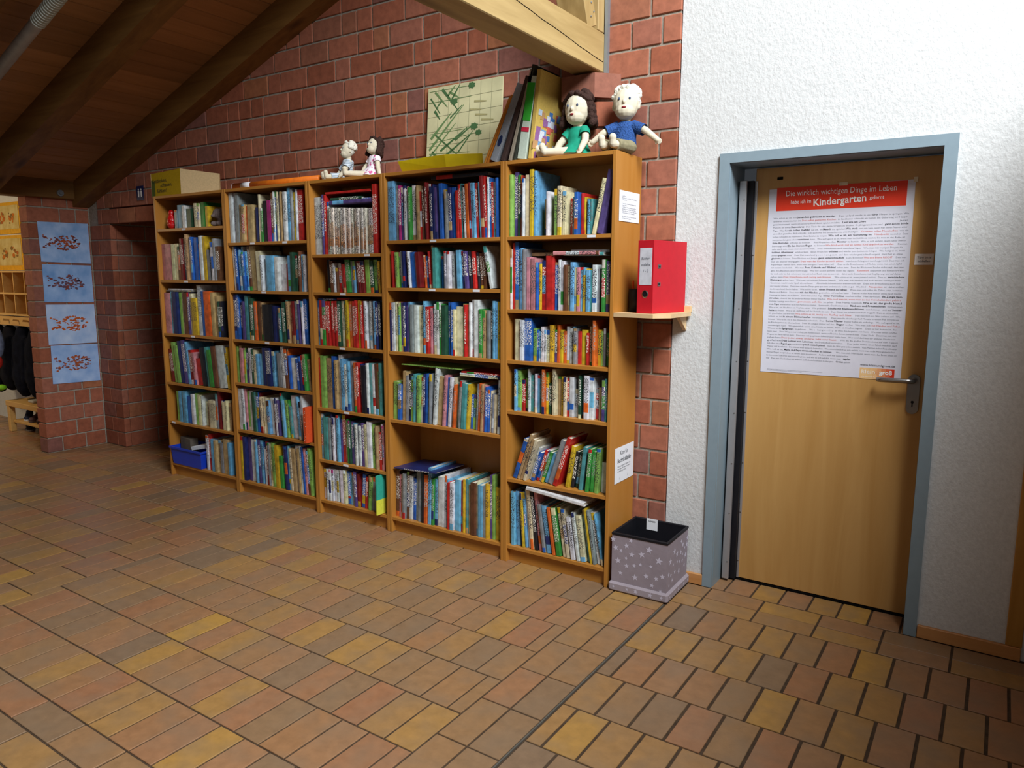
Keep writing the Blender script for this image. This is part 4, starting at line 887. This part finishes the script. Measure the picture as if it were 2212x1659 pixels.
# cardboard box, corner towards the viewer
A = Vector((-3.275,.012)); B_ = Vector((-3.055,.165)); C_ = Vector((-3.70,.055))
cb = thing('cardboard_box', 'cardboard box with yellow lettered side on the leftmost bookcase', 'box', (0,0,ZT))
D_ = B_+C_-A; D_.y = min(D_.y, .275)
def wallq(m, P, Q, h0, h1, th, col):
    n = Vector(((Q-P).y, -(Q-P).x)).normalized()*-th
    m.add([(P.x,P.y,0),(Q.x,Q.y,0),(Q.x,Q.y,h1),(P.x,P.y,h0),(P.x+n.x,P.y+n.y,0),(Q.x+n.x,Q.y+n.y,0),(Q.x+n.x,Q.y+n.y,h1),(P.x+n.x,P.y+n.y,h0)], [(0,1,2,3),(7,6,5,4),(3,2,6,7),(0,3,7,4),(1,5,6,2)], col)
m = MB(); wallq(m, A, B_, .168, .135, .003, (*lin('cdb184'),0)); m.build('plain_side', M_print, cb)
m = MB(); wallq(m, C_, A, .165, .168, .003, (*lin('c8a51e'),0)); m.build('yellow_side', M_print, cb)
m = MB(); wallq(m, B_, D_, .135, .13, .003, (*lin('b89a6c'),0)); wallq(m, D_, C_, .13, .165, .003, (*lin('b89a6c'),0)); m.add([(A.x,A.y,.002),(B_.x,B_.y,.002),(D_.x,D_.y,.002),(C_.x,C_.y,.002)], [(0,1,2,3)], (*lin('b89a6c'),0)); m.build('back_sides', M_print, cb)
ang = math.atan2((A-C_).y, (A-C_).x)
for s, u, z, wd in (('Entdecken,', .30, .098, .21), ('schauen,', .52, .065, .17), ('fühlen!', .36, .028, .14)):
    o = text('lettering', s, .036, (0,0,0), M_ink, cb, width=wd, shear=.15); q = C_.lerp(A, u); o.location = (q.x+.0012*sin(ang), q.y-.0016, z); o.rotation_euler = (0,0,ang)
m = MB(); q0, q1 = C_, C_.lerp(A,.13); m.quad((q0.x,q0.y-.0012,.002),(q1.x,q1.y-.0012,.002),(q1.x,q1.y-.0012,.11),(q0.x,q0.y-.0012,.12),(*lin('5a6a2e'),0)); m.build('printed_corner', M_print, cb)
# rolled-up orange sheet
ro = thing('poster_roll', 'long orange rolled tube with white band on the second bookcase', 'roll', (0,0,ZT))
yr = .07
MB().tube([(-2.775,yr,.021),(-1.99,yr+.02,.021)], .021, 14).build('tube', plain('orange_roll','e0741c',.5), ro, True)
MB().tube([(-2.69,yr+.002,.021),(-2.60,yr+.0045,.021)], .0216, 14).build('band', M_paper, ro, True)
MB().tube([(-2.785,yr,.021),(-2.774,yr,.021)], [.017,.0215], 14).build('end_cap', M_paper, ro, True)
# yellow tray
ty = thing('paper_tray', 'yellow cardboard tray lying on the fourth bookcase under the leaf picture', 'tray', (0,0,ZT))
M_yel = plain('yellow_card','d6bc10',.6,.3,.05)
m = MB(); m.box((-1.30,.045,0),(-.82,.20,.003)); m.add([(-1.31,.03,.058),(-.99,.03,.068),(-.985,.04,.0),(-1.29,.045,.0),(-1.31,.033,.058),(-.99,.033,.068),(-.985,.043,.0),(-1.29,.048,.0)], [(0,3,2,1),(4,5,6,7),(0,1,5,4)]); m.build('front_wall', M_yel, ty)
m = MB(); m.add([(-.99,.03,.068),(-.80,.10,.066),(-.80,.105,0),(-.985,.04,0),(-.99,.033,.068),(-.80,.103,.066),(-.80,.108,0),(-.985,.043,0)], [(0,3,2,1),(4,5,6,7),(0,1,5,4)]); m.build('side_wall', M_yel, ty)
# leaf-print picture leaning on the wall
pi_ = thing('leaf_picture', 'pale square board with green leaf prints leaning against the bricks', 'picture', (-1.285,.232,ZT), 0)
pi_.rotation_euler = (radians(-4),0,0)
PW, PH = .50, .475
MB().box((0,0,0),(PW,.008,PH)).build('board', plain('painted_board','cdc79c',.7,.2,.14,7), pi_)
m = MB(); r = random.Random(21)
def stroke(m, a, b, w0, w1, col, y=-.0009):
    a, b = Vector((a[0],a[1])), Vector((b[0],b[1])); d = (b-a); n = Vector((-d.y,d.x)).normalized()
    P = [a+n*w0, a-n*w0, a.lerp(b,.5)-n*(w0+w1)*.6, b-n*w1, b+n*w1, a.lerp(b,.5)+n*(w0+w1)*.6]
    m.add([(p.x, y, p.y) for p in P], [(0,1,2,3,4,5)], (*lin(col),0))
for i in range(1,7): stroke(m,(PW*i/7,0),(PW*i/7+.004,PH),.0007,.0007,'8f9070'); 
for i in range(1,6): stroke(m,(0,PH*i/6),(PW,PH*i/6+.01),.0007,.0007,'8f9070',-.001)
G1, G2 = '4c6f45', '6d8a58'
STR = [((.02,.10),(.20,.27)),((.02,.14),(.25,.36)),((.03,.20),(.17,.33)),((.05,.05),(.30,.20)),((.10,.13),(.28,.24)),((.05,.35),(.09,.30)),((.05,.45),(.14,.36)),((.02,.42),(.09,.33)),((.10,.46),(.21,.34)),((.15,.44),(.22,.40)),((.04,.13),(.16,.02)),((.10,.10),(.24,.02)),((.02,.08),(.12,.01)),((.22,.11),(.32,.22)),((.06,.22),(.22,.10)),((.14,.42),(.19,.47)),((.17,.40),(.22,.47)),((.10,.40),(.06,.36)),((.20,.18),(.30,.24)),((.16,.30),(.24,.36))]
for a, b in STR: stroke(m, a, b, r.uniform(.004,.009), .002, r.choice([G1,G2]), -.0011)
for a, b in (((.01,.455),(.29,.455)),((.01,.395),(.30,.40)),((.02,.225),(.31,.235)),((.02,.175),(.34,.205)),((.02,.12),(.30,.11)),((.03,.06),(.24,.05))): stroke(m, a, b, .0013, .001, G2, -.0012)
for cx, cz, s in ((.30,.455,.024),(.185,.385,.024),(.325,.24,.026),(.355,.205,.022),(.25,.05,.026)):
    n = 14; P = [(cx+s*(1 if k % 2 else .72)*cos(2*pi*k/n)*1.15, -.0013, cz+s*(1 if k % 2 else .72)*sin(2*pi*k/n)*.8) for k in range(n)]
    m.add([(cx,-.0013,cz)]+P, [(0,1+k,1+(k+1)%n) for k in range(n)], (*lin(G1),0))
for cx, cz in ((.36,.37),(.37,.30),(.41,.27),(.33,.33)): stroke(m,(cx-.04,cz),(cx+.04,cz-.008),.005,.003,'a8a070',-.001)
m.build('leaf_prints', M_print, pi_)
# large folders leaning to the right
def folder(x0, h, th, d, col, label, ang, y=.02, z=ZT, cat='folder'):
    o = MB().cbox((-th,0,0),(0,d,h),.0015,(*lin(col),0)).build('art_folder', M_print); o.location = (x0,y,z+.001); o.rotation_euler = (0,radians(ang),0)
    return tag(o, label, cat, 'large folders leaning beside the dolls')
folder(-.724,.33,.010,.22,'d08a3a','orange brown folder outermost at left in the leaning row',27)
folder(-.708,.335,.010,.22,'c87a2c','second orange brown folder from left in the leaning row',26)
folder(-.660,.375,.038,.22,'9aa0a8','grey folder with dark blue oval hole in the leaning row',25)
folder(-.612,.40,.022,.23,'4a3a36','dark brown folder in the middle of the leaning row',21)
folder(-.572,.42,.016,.23,'a09684','pale grey brown folder in the leaning row',17)
folder(-.545,.435,.014,.23,'3c4038','black narrow folder left of the green one',14)
o = folder(-.490,.375,.046,.24,'c6d4c4','green and white box folder leaning beside the picture book',9.5)
gm = MB(); gm.box((-.044,-.0012,.175),(-.002,-.0004,.345),(*lin('3fb43a'),0)); gm.box((-.044,-.0012,.125),(-.002,-.0004,.145),(*lin('d0304a'),0)); gm.build('green_label', M_print, o)
o = folder(-.452,.40,.022,.25,'d8b860','yellow picture folder with colourful shop scene beside the dark-haired doll',7)
gm = MB(); r = random.Random(4)
for i in range(46):
    a, c = r.uniform(.01,.22), r.uniform(.01,.22); s = r.uniform(.01,.022)
    gm.box((.0002,a-s,max(.004,c-s)),(.0012+i*.00002,a+s,c+s*.7),(*lin(r.choice(['7aa8d8','c8d8ec','d86a5a','e0e4ec','9a6aa0','4a7ab8','c89a6a'])),0))
gm.build('cover_picture', M_print, o)
# oval hole print on the spine of the grey folder
for ob in bpy.data.objects:
    if ob.get('label','').startswith('grey folder with dark'):
        MB().prism([(-.019+.011*cos(2*pi*i/14), .10+.028*sin(2*pi*i/14)) for i in range(14)], -.0012, -.0002, 'Y', (*lin('24345e'),0)).build('oval_hole', M_print, ob)
# ------------------------------------------------------------------ rag dolls
M_skin = plain('cream_cotton','d4cab2',.9,.1,.04,60)
M_eye = plain('embroidery_blue','3a4a6a',.7); M_mouth = plain('embroidery_red','8a2a30',.7)
def cap(m, a, b, ra, rb, n=10):
    a, b = Vector(a), Vector(b); k = 7
    pts = [a-(b-a).normalized()*ra*.98, a-(b-a).normalized()*ra*.7] + [a.lerp(b,i/k) for i in range(k+1)] + [b+(b-a).normalized()*rb*.7, b+(b-a).normalized()*rb*.98]
    rad = [ra*.2, ra*.72] + [ra+(rb-ra)*i/k for i in range(k+1)] + [rb*.72, rb*.2]
    m.tube(pts, rad, n)
def doll(label, loc, rz, S, legdir, arms, headyaw, headtilt, clothes, hair, lean=8, HS=1.0, TS=1.0):
    t = thing('rag_doll', label, 'doll', loc, rz, 'rag dolls on the bookcases')
    def P(*q): return Vector(q)*S
    def TL(q):                                                    # torso leans back
        q = Vector(q); a = radians(lean); return Vector((q.x, q.y*cos(a)+q.z*sin(a), q.z*cos(a)-q.y*sin(a)))*S*TS
    m = MB()
    m.ell(TL((0,0,.035)), [v*S for v in (.052,.040,.040)]); m.ell(TL((0,0,.09)), [v*S for v in (.046,.034,.05)]); m.ell(TL((0,0,.13)), [v*S for v in (.05,.032,.03)])
    m.tube([TL((0,0,.14)), TL((0,0,.178))], .021*S, 12)
    hc = TL((0,-.004,.165))+Vector((0,-.004,.057*HS))*S
    HM = Matrix.Rotation(radians(headyaw),4,'Z') @ Matrix.Rotation(radians(headtilt),4,'X')
    def H(q): return hc + (HM @ Vector(q))*S*HS
    SH_ = S*HS
    m.ell(hc, [v*SH_ for v in (.046,.044,.058)], 16, 12, None, HM.to_3x3().to_4x4())
    m.ell(H((0,-.012,-.028)), [v*SH_ for v in (.036,.034,.030)], 12, 8)
    m.ell(H((0,-.045,-.006)), [v*SH_ for v in (.006,.007,.008)], 8, 6)                     # nose
    for sx in (-1,1): m.ell(H((sx*.045,.006,-.008)), [v*SH_ for v in (.007,.008,.012)], 8, 6)  # ears
    hips = []
    for sx, (kx, ky, kz), (fx, fy, fz), sole in ((-1,)+legdir[0], (1,)+legdir[1]):
        hip = P(sx*.03,-.012,.026); kn = P(kx,ky,kz); ft = P(fx,fy,fz)
        cap(m, hip, kn, .026*S, .021*S); cap(m, kn, ft, .021*S, .017*S)
        d = Vector(sole); cap(m, ft, ft+d*S*.032, .018*S, .015*S)
        m.ell(ft+d*S*.03, [v*S for v in (.018,.016,.018)], 10, 8)
    for sx, el, ha in ((-1,)+arms[0], (1,)+arms[1]):
        sh = TL((sx*.048,0,.138)); e = P(*el); hd = P(*ha)
        cap(m, sh, e, .019*S, .017*S); cap(m, e, hd, .017*S, .013*S)
        d = (hd-e).normalized(); sd = d.cross(Vector((0,1,.2))).normalized()
        for k in range(4): 
            q = hd+d*.006*S+sd*(k-1.5)*.0065*S; cap(m, q, q+d*(.016 if k in (1,2) else .013)*S, .0042*S, .0036*S, 6)
        q = hd-sd*.010*S; cap(m, q, q-sd*.008*S+d*.006*S, .0045*S, .004*S, 6)
    blob('body', m, M_skin, t, .0026*S if S < .9 else .0026)
    f = MB()
    for sx in (-1,1): f.ell(H((sx*.019,-.0405,.006)), [v*SH_ for v in (.0042,.0032,.0052)], 8, 6)
    f.build('eyes', M_eye, t, True)
    f = MB(); f.ell(H((0,-.0445,-.026)), [v*SH_ for v in (.0085,.004,.0042)], 8, 6); f.build('mouth', M_mouth, t, True)
    # hair: cap of locks
    h = MB(); r = random.Random(int(S*100)+int(loc[0]*10))
    long_ = hair[1]
    h.ell(H((0,.012,.014)), [v*SH_ for v in (.050,.046,.052)], 14, 10, None, HM.to_3x3().to_4x4())
    n = 46
    for i in range(n):
        a = radians(r.uniform(-20,200)); el = r.uniform(.0,1.15)
        q = Vector((cos(a)*.050*cos(el), .014+sin(a)*.046*cos(el), .016+.052*sin(el)))
        h.ell(H(q), [v*SH_ for v in (.014,.014,.014)], 8, 6)
    if long_:
        for i in range(26):
            a = radians(-14+208*i/25)
            for k in range(4):
                h.ell(H((cos(a)*(.05+.004*k), .012+sin(a)*(.046+.003*k), .012-.020*k+r.uniform(-.004,.004))), [v*SH_ for v in (.013,.012,.015)], 8, 6)
        for sx in (-1,1):
            for k in range(5): h.ell(H((sx*(.012+.009*k), -.026+.006*k, .052-.0055*k)), [v*SH_ for v in (.013,.013,.010)], 8, 6)
    else:
        for sx in (-1,1):
            for k in range(5): h.ell(H((sx*(.008+.0095*k), -.020+.006*k, .056-.007*k)), [v*SH_ for v in (.011,.011,.010)], 8, 6)
    blob('hair', h, hair[0], t, .003 if S > .9 else .0026, None, 1)
    # clothes
    kind = clothes[0]
    c = MB()
    if kind == 'dress':
        rings = [(.155,.046,.034),(.14,.060,.041),(.10,.056,.043),(.075,.054,.043),(.04,.075,.062),(.012,.090,.080)]
        N_ = 28; vs = []
        for z, rx, ry in rings:
            for j in range(N_):
                k = 1+(.07*sin(j*pi*2*7/N_) if z < .06 else 0)
                vs.append(TL((rx*k*cos(2*pi*j/N_), ry*k*sin(2*pi*j/N_)-(.012 if z < .05 else 0), max(z,.006))))
        c.add(vs, [(i*N_+j,(i+1)*N_+j,(i+1)*N_+(j+1)%N_,i*N_+(j+1)%N_) for i in range(len(rings)-1) for j in range(N_)])
        c.build('dress', clothes[1], t, True)
        for sx, el in ((-1,arms[0][0]),(1,arms[1][0])):
            s_ = MB(); sh = TL((sx*.040,0,.140)); e = P(*el); s_.tube([sh, sh.lerp(e,.55)], [.027*S,.026*S], 14, None, False); s_.build('sleeve', clothes[1], t, True)
    else:
        rings = [(.158,.034,.028),(.148,.054,.038),(.12,.057,.040),(.08,.055,.042),(.045,.058,.046)]
        N_ = 24; vs = [TL((rx*cos(2*pi*j/N_), ry*sin(2*pi*j/N_), z)) for z, rx, ry in rings for j in range(N_)]
        c.add(vs, [(i*N_+j,(i+1)*N_+j,(i+1)*N_+(j+1)%N_,i*N_+(j+1)%N_) for i in range(len(rings)-1) for j in range(N_)])
        for sx, el in ((-1,arms[0][0]),(1,arms[1][0])):
            sh = TL((sx*.036,0,.138)); e = P(*el); c.tube([sh, sh.lerp(e,.85)], [.028*S,.027*S], 14, None, False)
        c.build('shirt', clothes[1], t, True)
        tr = MB(); tr.ell(TL((0,0,.034)), [v*S for v in (.057,.046,.036)])
        for sx, (kx, ky, kz), (fx, fy, fz), sole in ((-1,)+legdir[0], (1,)+legdir[1]):
            cap(tr, P(sx*.03,-.012,.03), P(kx,ky,kz), .031*S, .027*S); tr.tube([P(kx,ky,kz), P(kx,ky,kz).lerp(P(fx,fy,fz),.55)], [.027*S,.028*S], 12)
        blob('trousers', tr, clothes[2], t, .003)
    return t
M_hairb = plain('brown_wool','3a2620',.85,.25,.35,140,bmp=.6); M_hairw = plain('white_wool','e9e5d6',.9,.15,.08,140,bmp=.6)
def stripes():
    m, nt, b = mat('striped_jersey', .9, .1)
    wv = N(nt, 'ShaderNodeTexWave', Scale=32); wv.bands_direction = 'Z'; nt.links.new(mapped(nt,(1,1,1)), wv.inputs[0])
    r = ramp(nt, wv.outputs['Fac'], [(.4,'9aa8b4'),(.6,'d6dfe6')]); nt.links.new(r.outputs[0], b.inputs['Base Color']); return m
def dots():
    m, nt, b = mat('dotted_cotton', .9, .1)
    v = N(nt, 'ShaderNodeTexVoronoi', Scale=52); nt.links.new(mapped(nt,(1,1,1)), v.inputs[0])
    r = ramp(nt, v.outputs['Distance'], [(.33,'cc5f92'),(.42,'efe6ee')]); nt.links.new(r.outputs[0], b.inputs['Base Color']); return m
M_green = plain('green_cotton','1d8f72',.8,.2,.15,30); M_bluek = plain('blue_knit','35558f',.95,.1,.3,160,bmp=.8); M_khaki = plain('khaki_cloth','8a8266',.9,.1,.15,60)
# big girl: legs stretched to the viewer's left
doll('large rag doll with dark brown hair in a green dress', (-.270,.125,ZT), radians(-6), 1.0,
     (((-.075,-.05,.024),(-.15,-.085,.022),(-.45,-.1,.9)), ((-.035,-.07,.026),(-.10,-.115,.024),(-.45,-.1,.9))),
     (((-.075,-.03,.07),(-.085,-.055,.03)), ((.072,-.035,.07),(.070,-.07,.025))), 8, -2, ('dress', M_green), (M_hairb, True), 4, 1.28, .9)
doll('large rag doll with white hair in a blue shirt and khaki trousers', (-.035,.150,ZT), radians(12), .98,
     (((-.055,-.085,.03),(-.07,-.135,.026),(-.1,-.25,.95)), ((-.0,-.09,.03),(-.02,-.14,.028),(0,-.25,.95))),
     (((-.095,-.02,.10),(-.145,-.03,.06)), ((.10,-.01,.10),(.155,-.02,.055))), 4, -8, ('shirt', M_bluek, M_khaki), (M_hairw, False), 6, 1.28, .94)
doll('small rag doll with white hair in a grey striped shirt', (-1.845,.165,ZT), radians(-30), .82,
     (((-.05,-.08,.03),(-.06,-.145,.026),(0,-.2,.97)), ((.02,-.08,.03),(.03,-.145,.026),(0,-.2,.97))),
     (((-.07,-.02,.08),(-.07,-.06,.03)), ((.072,-.02,.08),(.07,-.06,.03))), 6, -12, ('shirt', stripes(), stripes()), (M_hairw, False))
doll('small rag doll with dark hair in a pink dotted white dress', (-1.625,.16,ZT), radians(-26), .84,
     (((-.04,-.10,.03),(-.06,-.17,.028),(0,-.2,.97)), ((-.0,-.11,.03),(-.0,-.19,.028),(0,-.2,.97))),
     (((-.06,-.03,.08),(-.05,-.06,.03)), ((.085,.01,.075),(.12,.01,.012))), 18, -18, ('dress', dots()), (M_hairb, True))
# ------------------------------------------------------------------ fish pictures on the pillar
def wash(name, c1, c2):
    m, nt, b = mat(name, .8, .15); n = N(nt, 'ShaderNodeTexNoise', Scale=9, Detail=4); nt.links.new(mapped(nt,(1,1,1)), n.inputs[0])
    r = ramp(nt, n.outputs['Fac'], [(.3,c1),(.7,c2)]); nt.links.new(r.outputs[0], b.inputs['Base Color']); return m
M_w = [wash('blue_wash_%d' % i, a, b) for i, (a, b) in enumerate((('7fa8dc','b4cdf2'),('74a0d8','a8c6f0'),('9dbbe6','c6d8f4'),('86abe0','b4cdf2')))]
FQ = [((-.133,1.894),(.262,1.898),(-.126,1.576),(.262,1.566)),((-.124,1.557),(.262,1.548),(-.129,1.252),(.262,1.240)),((-.124,1.230),(.262,1.221),(-.126,.901),(.264,.893)),((-.113,.892),(.264,.884),(-.121,.574),(.264,.563))]
FL = ['uppermost fish painting of four on the brick pillar, rusty red fish','second fish painting from the top, dark spotted fish on deep blue','third fish painting from the top, bright orange fish on pale paper','lowest fish painting of four on the brick pillar, orange fish']
FC = [('a8502e','7d4038'),('6a5060','8a4a40'),('c8642e','b8502a'),('b05a32','8a4c44')]
for i in range(4):
    tl, tr, bl, br_ = FQ[i]
    t = thing('fish_painting', FL[i], 'painting', (PXF+.0045,0,0), 0, 'fish paintings on the brick pillar')
    V = [(0,tl[0],tl[1]),(0,tr[0],tr[1]),(0,br_[0],br_[1]),(0,bl[0],bl[1])]; V2 = [(.0012,y,z) for _,y,z in V]
    MB().add(V+V2, [(0,1,2,3),(7,6,5,4),(0,4,5,1),(1,5,6,2),(2,6,7,3),(3,7,4,0)]).build('sheet', M_w[i], t)
    r = random.Random(40+i); m = MB(); cy = (tl[0]+tr[0])/2+.01; cz = (tl[1]+bl[1])/2
    n = 0
    while n < 110:
        a, b = r.uniform(-1.5,1), r.uniform(-1,1)
        body_in = a > -.8 and a*a/1.0+b*b < 1
        tail = a <= -.7 and abs(b) < .25+(-.7-a)*.9 and abs(b) > (-.9-a)*.6
        if not (body_in or tail): continue
        s = r.uniform(.005,.0105); yy, zz = cy+a*.115, cz+b*.062
        m.add([(.0016+n*.000004, yy+s*1.3*cos(k*pi/3), zz+s*.8*sin(k*pi/3)) for k in range(6)], [(0,1,2,3,4,5)], (*lin(r.choice(FC[i])),0)); n += 1
    m.add([(.0021, cy+.072+.013*cos(k*pi/4), cz+.018+.007*sin(k*pi/4)) for k in range(8)], [tuple(range(8))], (*lin('22283c'),0))
    m.build('fish_print', M_print, t)['kind'] = 'stuff'
# toilet sign
ws = thing('toilet_sign', 'small dark blue toilet sign above the passage opening', 'sign', (-4.23,YB-.004,2.104))
MB().box((-.048,-.003,-.055),(.048,0,.055)).build('plate', plain('sign_blue','1c2450',.4), ws)
m = MB()
for cx in (-.018,.018):
    m.add([(cx+.008*cos(k*pi/5),-.0036,.028+.008*sin(k*pi/5)) for k in range(10)], [tuple(range(10))])
    m.add([(cx-.012,-.0036,.018),(cx-.007,-.0036,-.03),(cx+.007,-.0036,-.03),(cx+.012,-.0036,.018)], [(0,1,2,3)])
m.build('figures', M_white, ws)
# ------------------------------------------------------------------ cloakroom beyond the pillar
for z0, z1, lab in ((1.862,2.16,'upper yellow framed orange painting in the cloakroom'),(1.515,1.848,'lower yellow framed painting with orange fish in the cloakroom')):
    t = thing('framed_painting', lab, 'painting', (-6.735,.315,(z0+z1)/2), 0, 'yellow framed paintings'); h = (z1-z0)/2
    MB().box((-.36,0,-h),(.36,.012,h)).build('frame', plain('yellow_frame','d9a21e',.6), t)
    MB().box((-.335,-.002,-h+.045),(.335,0,h-.03)).build('sheet', wash('ochre_wash','b89a50','d6c890'), t)
    m = MB(); r = random.Random(int(z0*100))
    for cx in (-.2,.2,.0):
        for k in range(12): q = (cx+r.uniform(-.06,.06), r.uniform(-.05,.05)); s = r.uniform(.012,.03); m.add([(q[0]+s*cos(j*pi/4),-.003-k*.00002,q[1]+s*.7*sin(j*pi/4)) for j in range(8)], [tuple(range(8))], (*lin(r.choice(['c8742a','b86a30','8a6a3a'])),0))
    m.build('fish_print', M_print, t)['kind'] = 'stuff'
cu = thing('cubby_rack', 'wooden cubby rack with small compartments above the coats', 'rack', (-7.0,.10,1.095))
m = MB(); m.box((0,.20,0),(1.75,.215,.41)); m.build('back_panel', M_cubby, cu)
for z in (0,.195,.395): MB().cbox((0,0,z),(1.75,.20,z+.016),.001).build('shelf', M_cubby, cu)
for k in range(9): MB().cbox((k*.2165,0.004,.016),(k*.2165+.014,.20,.395),.001).build('divider', M_cubby, cu)
hr = thing('hook_rail', 'yellowish wooden rail with pegs under the cubby rack', 'rail', (-7.0,.115,1.0))
MB().cbox((0,0,0),(1.75,.022,.085),.002).build('board', M_cubby, hr)
for k in range(9): MB().tube([(.1+k*.195,0,.05),(.1+k*.195,-.05,.058)], [.008,.010], 8).build('peg', M_cubby, hr)
M_navy = plain('navy_cloth','10131f',.95,.1,.4,20,bmp=.5)
def coat(x, label, mt, w_=.128, zb=.32):
    m = MB(); m.ell((x,.17,.92),(.08,.06,.08)); m.ell((x,.15,.72),(w_*.95,.07,.24)); m.ell((x,.15,.52),(w_,.085,max(.16,.52-zb)))
    cap(m,(x-.09,.15,.86),(x-w_*.75,.12,.5),.045,.04); cap(m,(x+.09,.15,.86),(x+w_*.75,.12,.5),.045,.04)
    return tag(blob('hanging_coat', m, mt, None, .012, None, 1), label, 'coat', 'coats on the hook rail')
coat(-5.93,'dark navy coat hanging nearest the brick pillar',M_navy); coat(-6.19,'dark navy coat hanging second from the brick pillar',M_navy)
coat(-6.45,'black coat hanging third from the brick pillar, behind the backpack',plain('black_cloth','16161c',.95,.1,.3,20),.13,.4); coat(-6.71,'dark navy coat hanging furthest left on the peg rail',M_navy)
bp = thing('backpack', 'grey and red child backpack hanging beside the coats', 'backpack', (-6.36,.02,.60))
m = MB(); m.ell((0,0,.24),(.075,.05,.15)); blob('body', m, plain('grey_backpack','6f7890',.7,.2,.3,30), bp, .008)
m = MB(); m.ell((-.01,-.02,.06),(.07,.05,.07)); blob('red_pocket', m, plain('red_backpack','b82a1e',.7), bp, .008)
m = MB(); m.tube([(-.07,-.045,.12),(-.055,-.05,.33),(0,-.045,.40),(.055,-.05,.33),(.07,-.045,.12)], .006, 8); m.build('piping', M_paper, bp, True)
tag(blob('green_cap', MB().ell((-6.32,.0,.42),(.05,.045,.028)), plain('lime_cloth','78b81e',.8), None, .007), 'lime green cap hanging below the backpack', 'cap')
be = thing('cloakroom_bench', 'low wooden cloakroom bench with shoe shelf behind the pillar', 'bench', (-6.31,.02,0))
MB().cbox((-.01,0,.245),(1.1,.30,.295),.004).build('seat', M_cubby, be)
MB().cbox((.03,.03,.085),(1.08,.29,.108),.003).build('shoe_shelf', M_cubby, be)
for x in (0,1.03):
    for y in (.005,.245): MB().cbox((x,y,0),(x+.05,y+.05,.245),.003).build('leg', M_cubby, be)
def shoe(x, y, z, rz, c, sole, label):
    t = thing('shoe', label, 'shoe', (x,y,z), radians(rz), 'shoes at the bench')
    m = MB(); m.ell((0,0,.035),(.036,.05,.032)); m.ell((0,-.06,.026),(.038,.05,.024)); m.ell((0,.045,.05),(.032,.036,.045)); blob('upper', m, plain('shoe_'+c,c,.7), t, .005)
    m = MB(); m.prism([(.042*cos(2*pi*k/16)*(1 if sin(2*pi*k/16) < .2 else .85), -.01+.105*sin(2*pi*k/16)) for k in range(16)], 0, .014); m.build('sole', plain('sole_'+sole,sole,.7), t)
shoe(-6.17,.15,.1085,60,'2a3550','d8dce0','navy sneaker with white sole on the bench shoe shelf')
shoe(-6.03,.16,.1085,35,'5a4448','6a5a54','brown slipper on the bench shoe shelf')
shoe(-5.9,.17,.1085,35,'54403e','5a4a44','dark brown slipper half hidden by the pillar')
shoe(-6.22,.17,.001,70,'22222a','9a9a98','black shoe on the floor under the bench')
tag(MB().cbox((-6.0,.08,.2955),(-5.9,.16,.32),.006,(*lin('b8b4ac'),0)).build('folded_cloth', M_print), 'small pale bundle on the cloakroom bench', 'bundle')
area('cloakroom_lamp', (-6.6,-1.5,2.2), (-6.3,.2,.6), .5, .5, 24, (1,.78,.5))
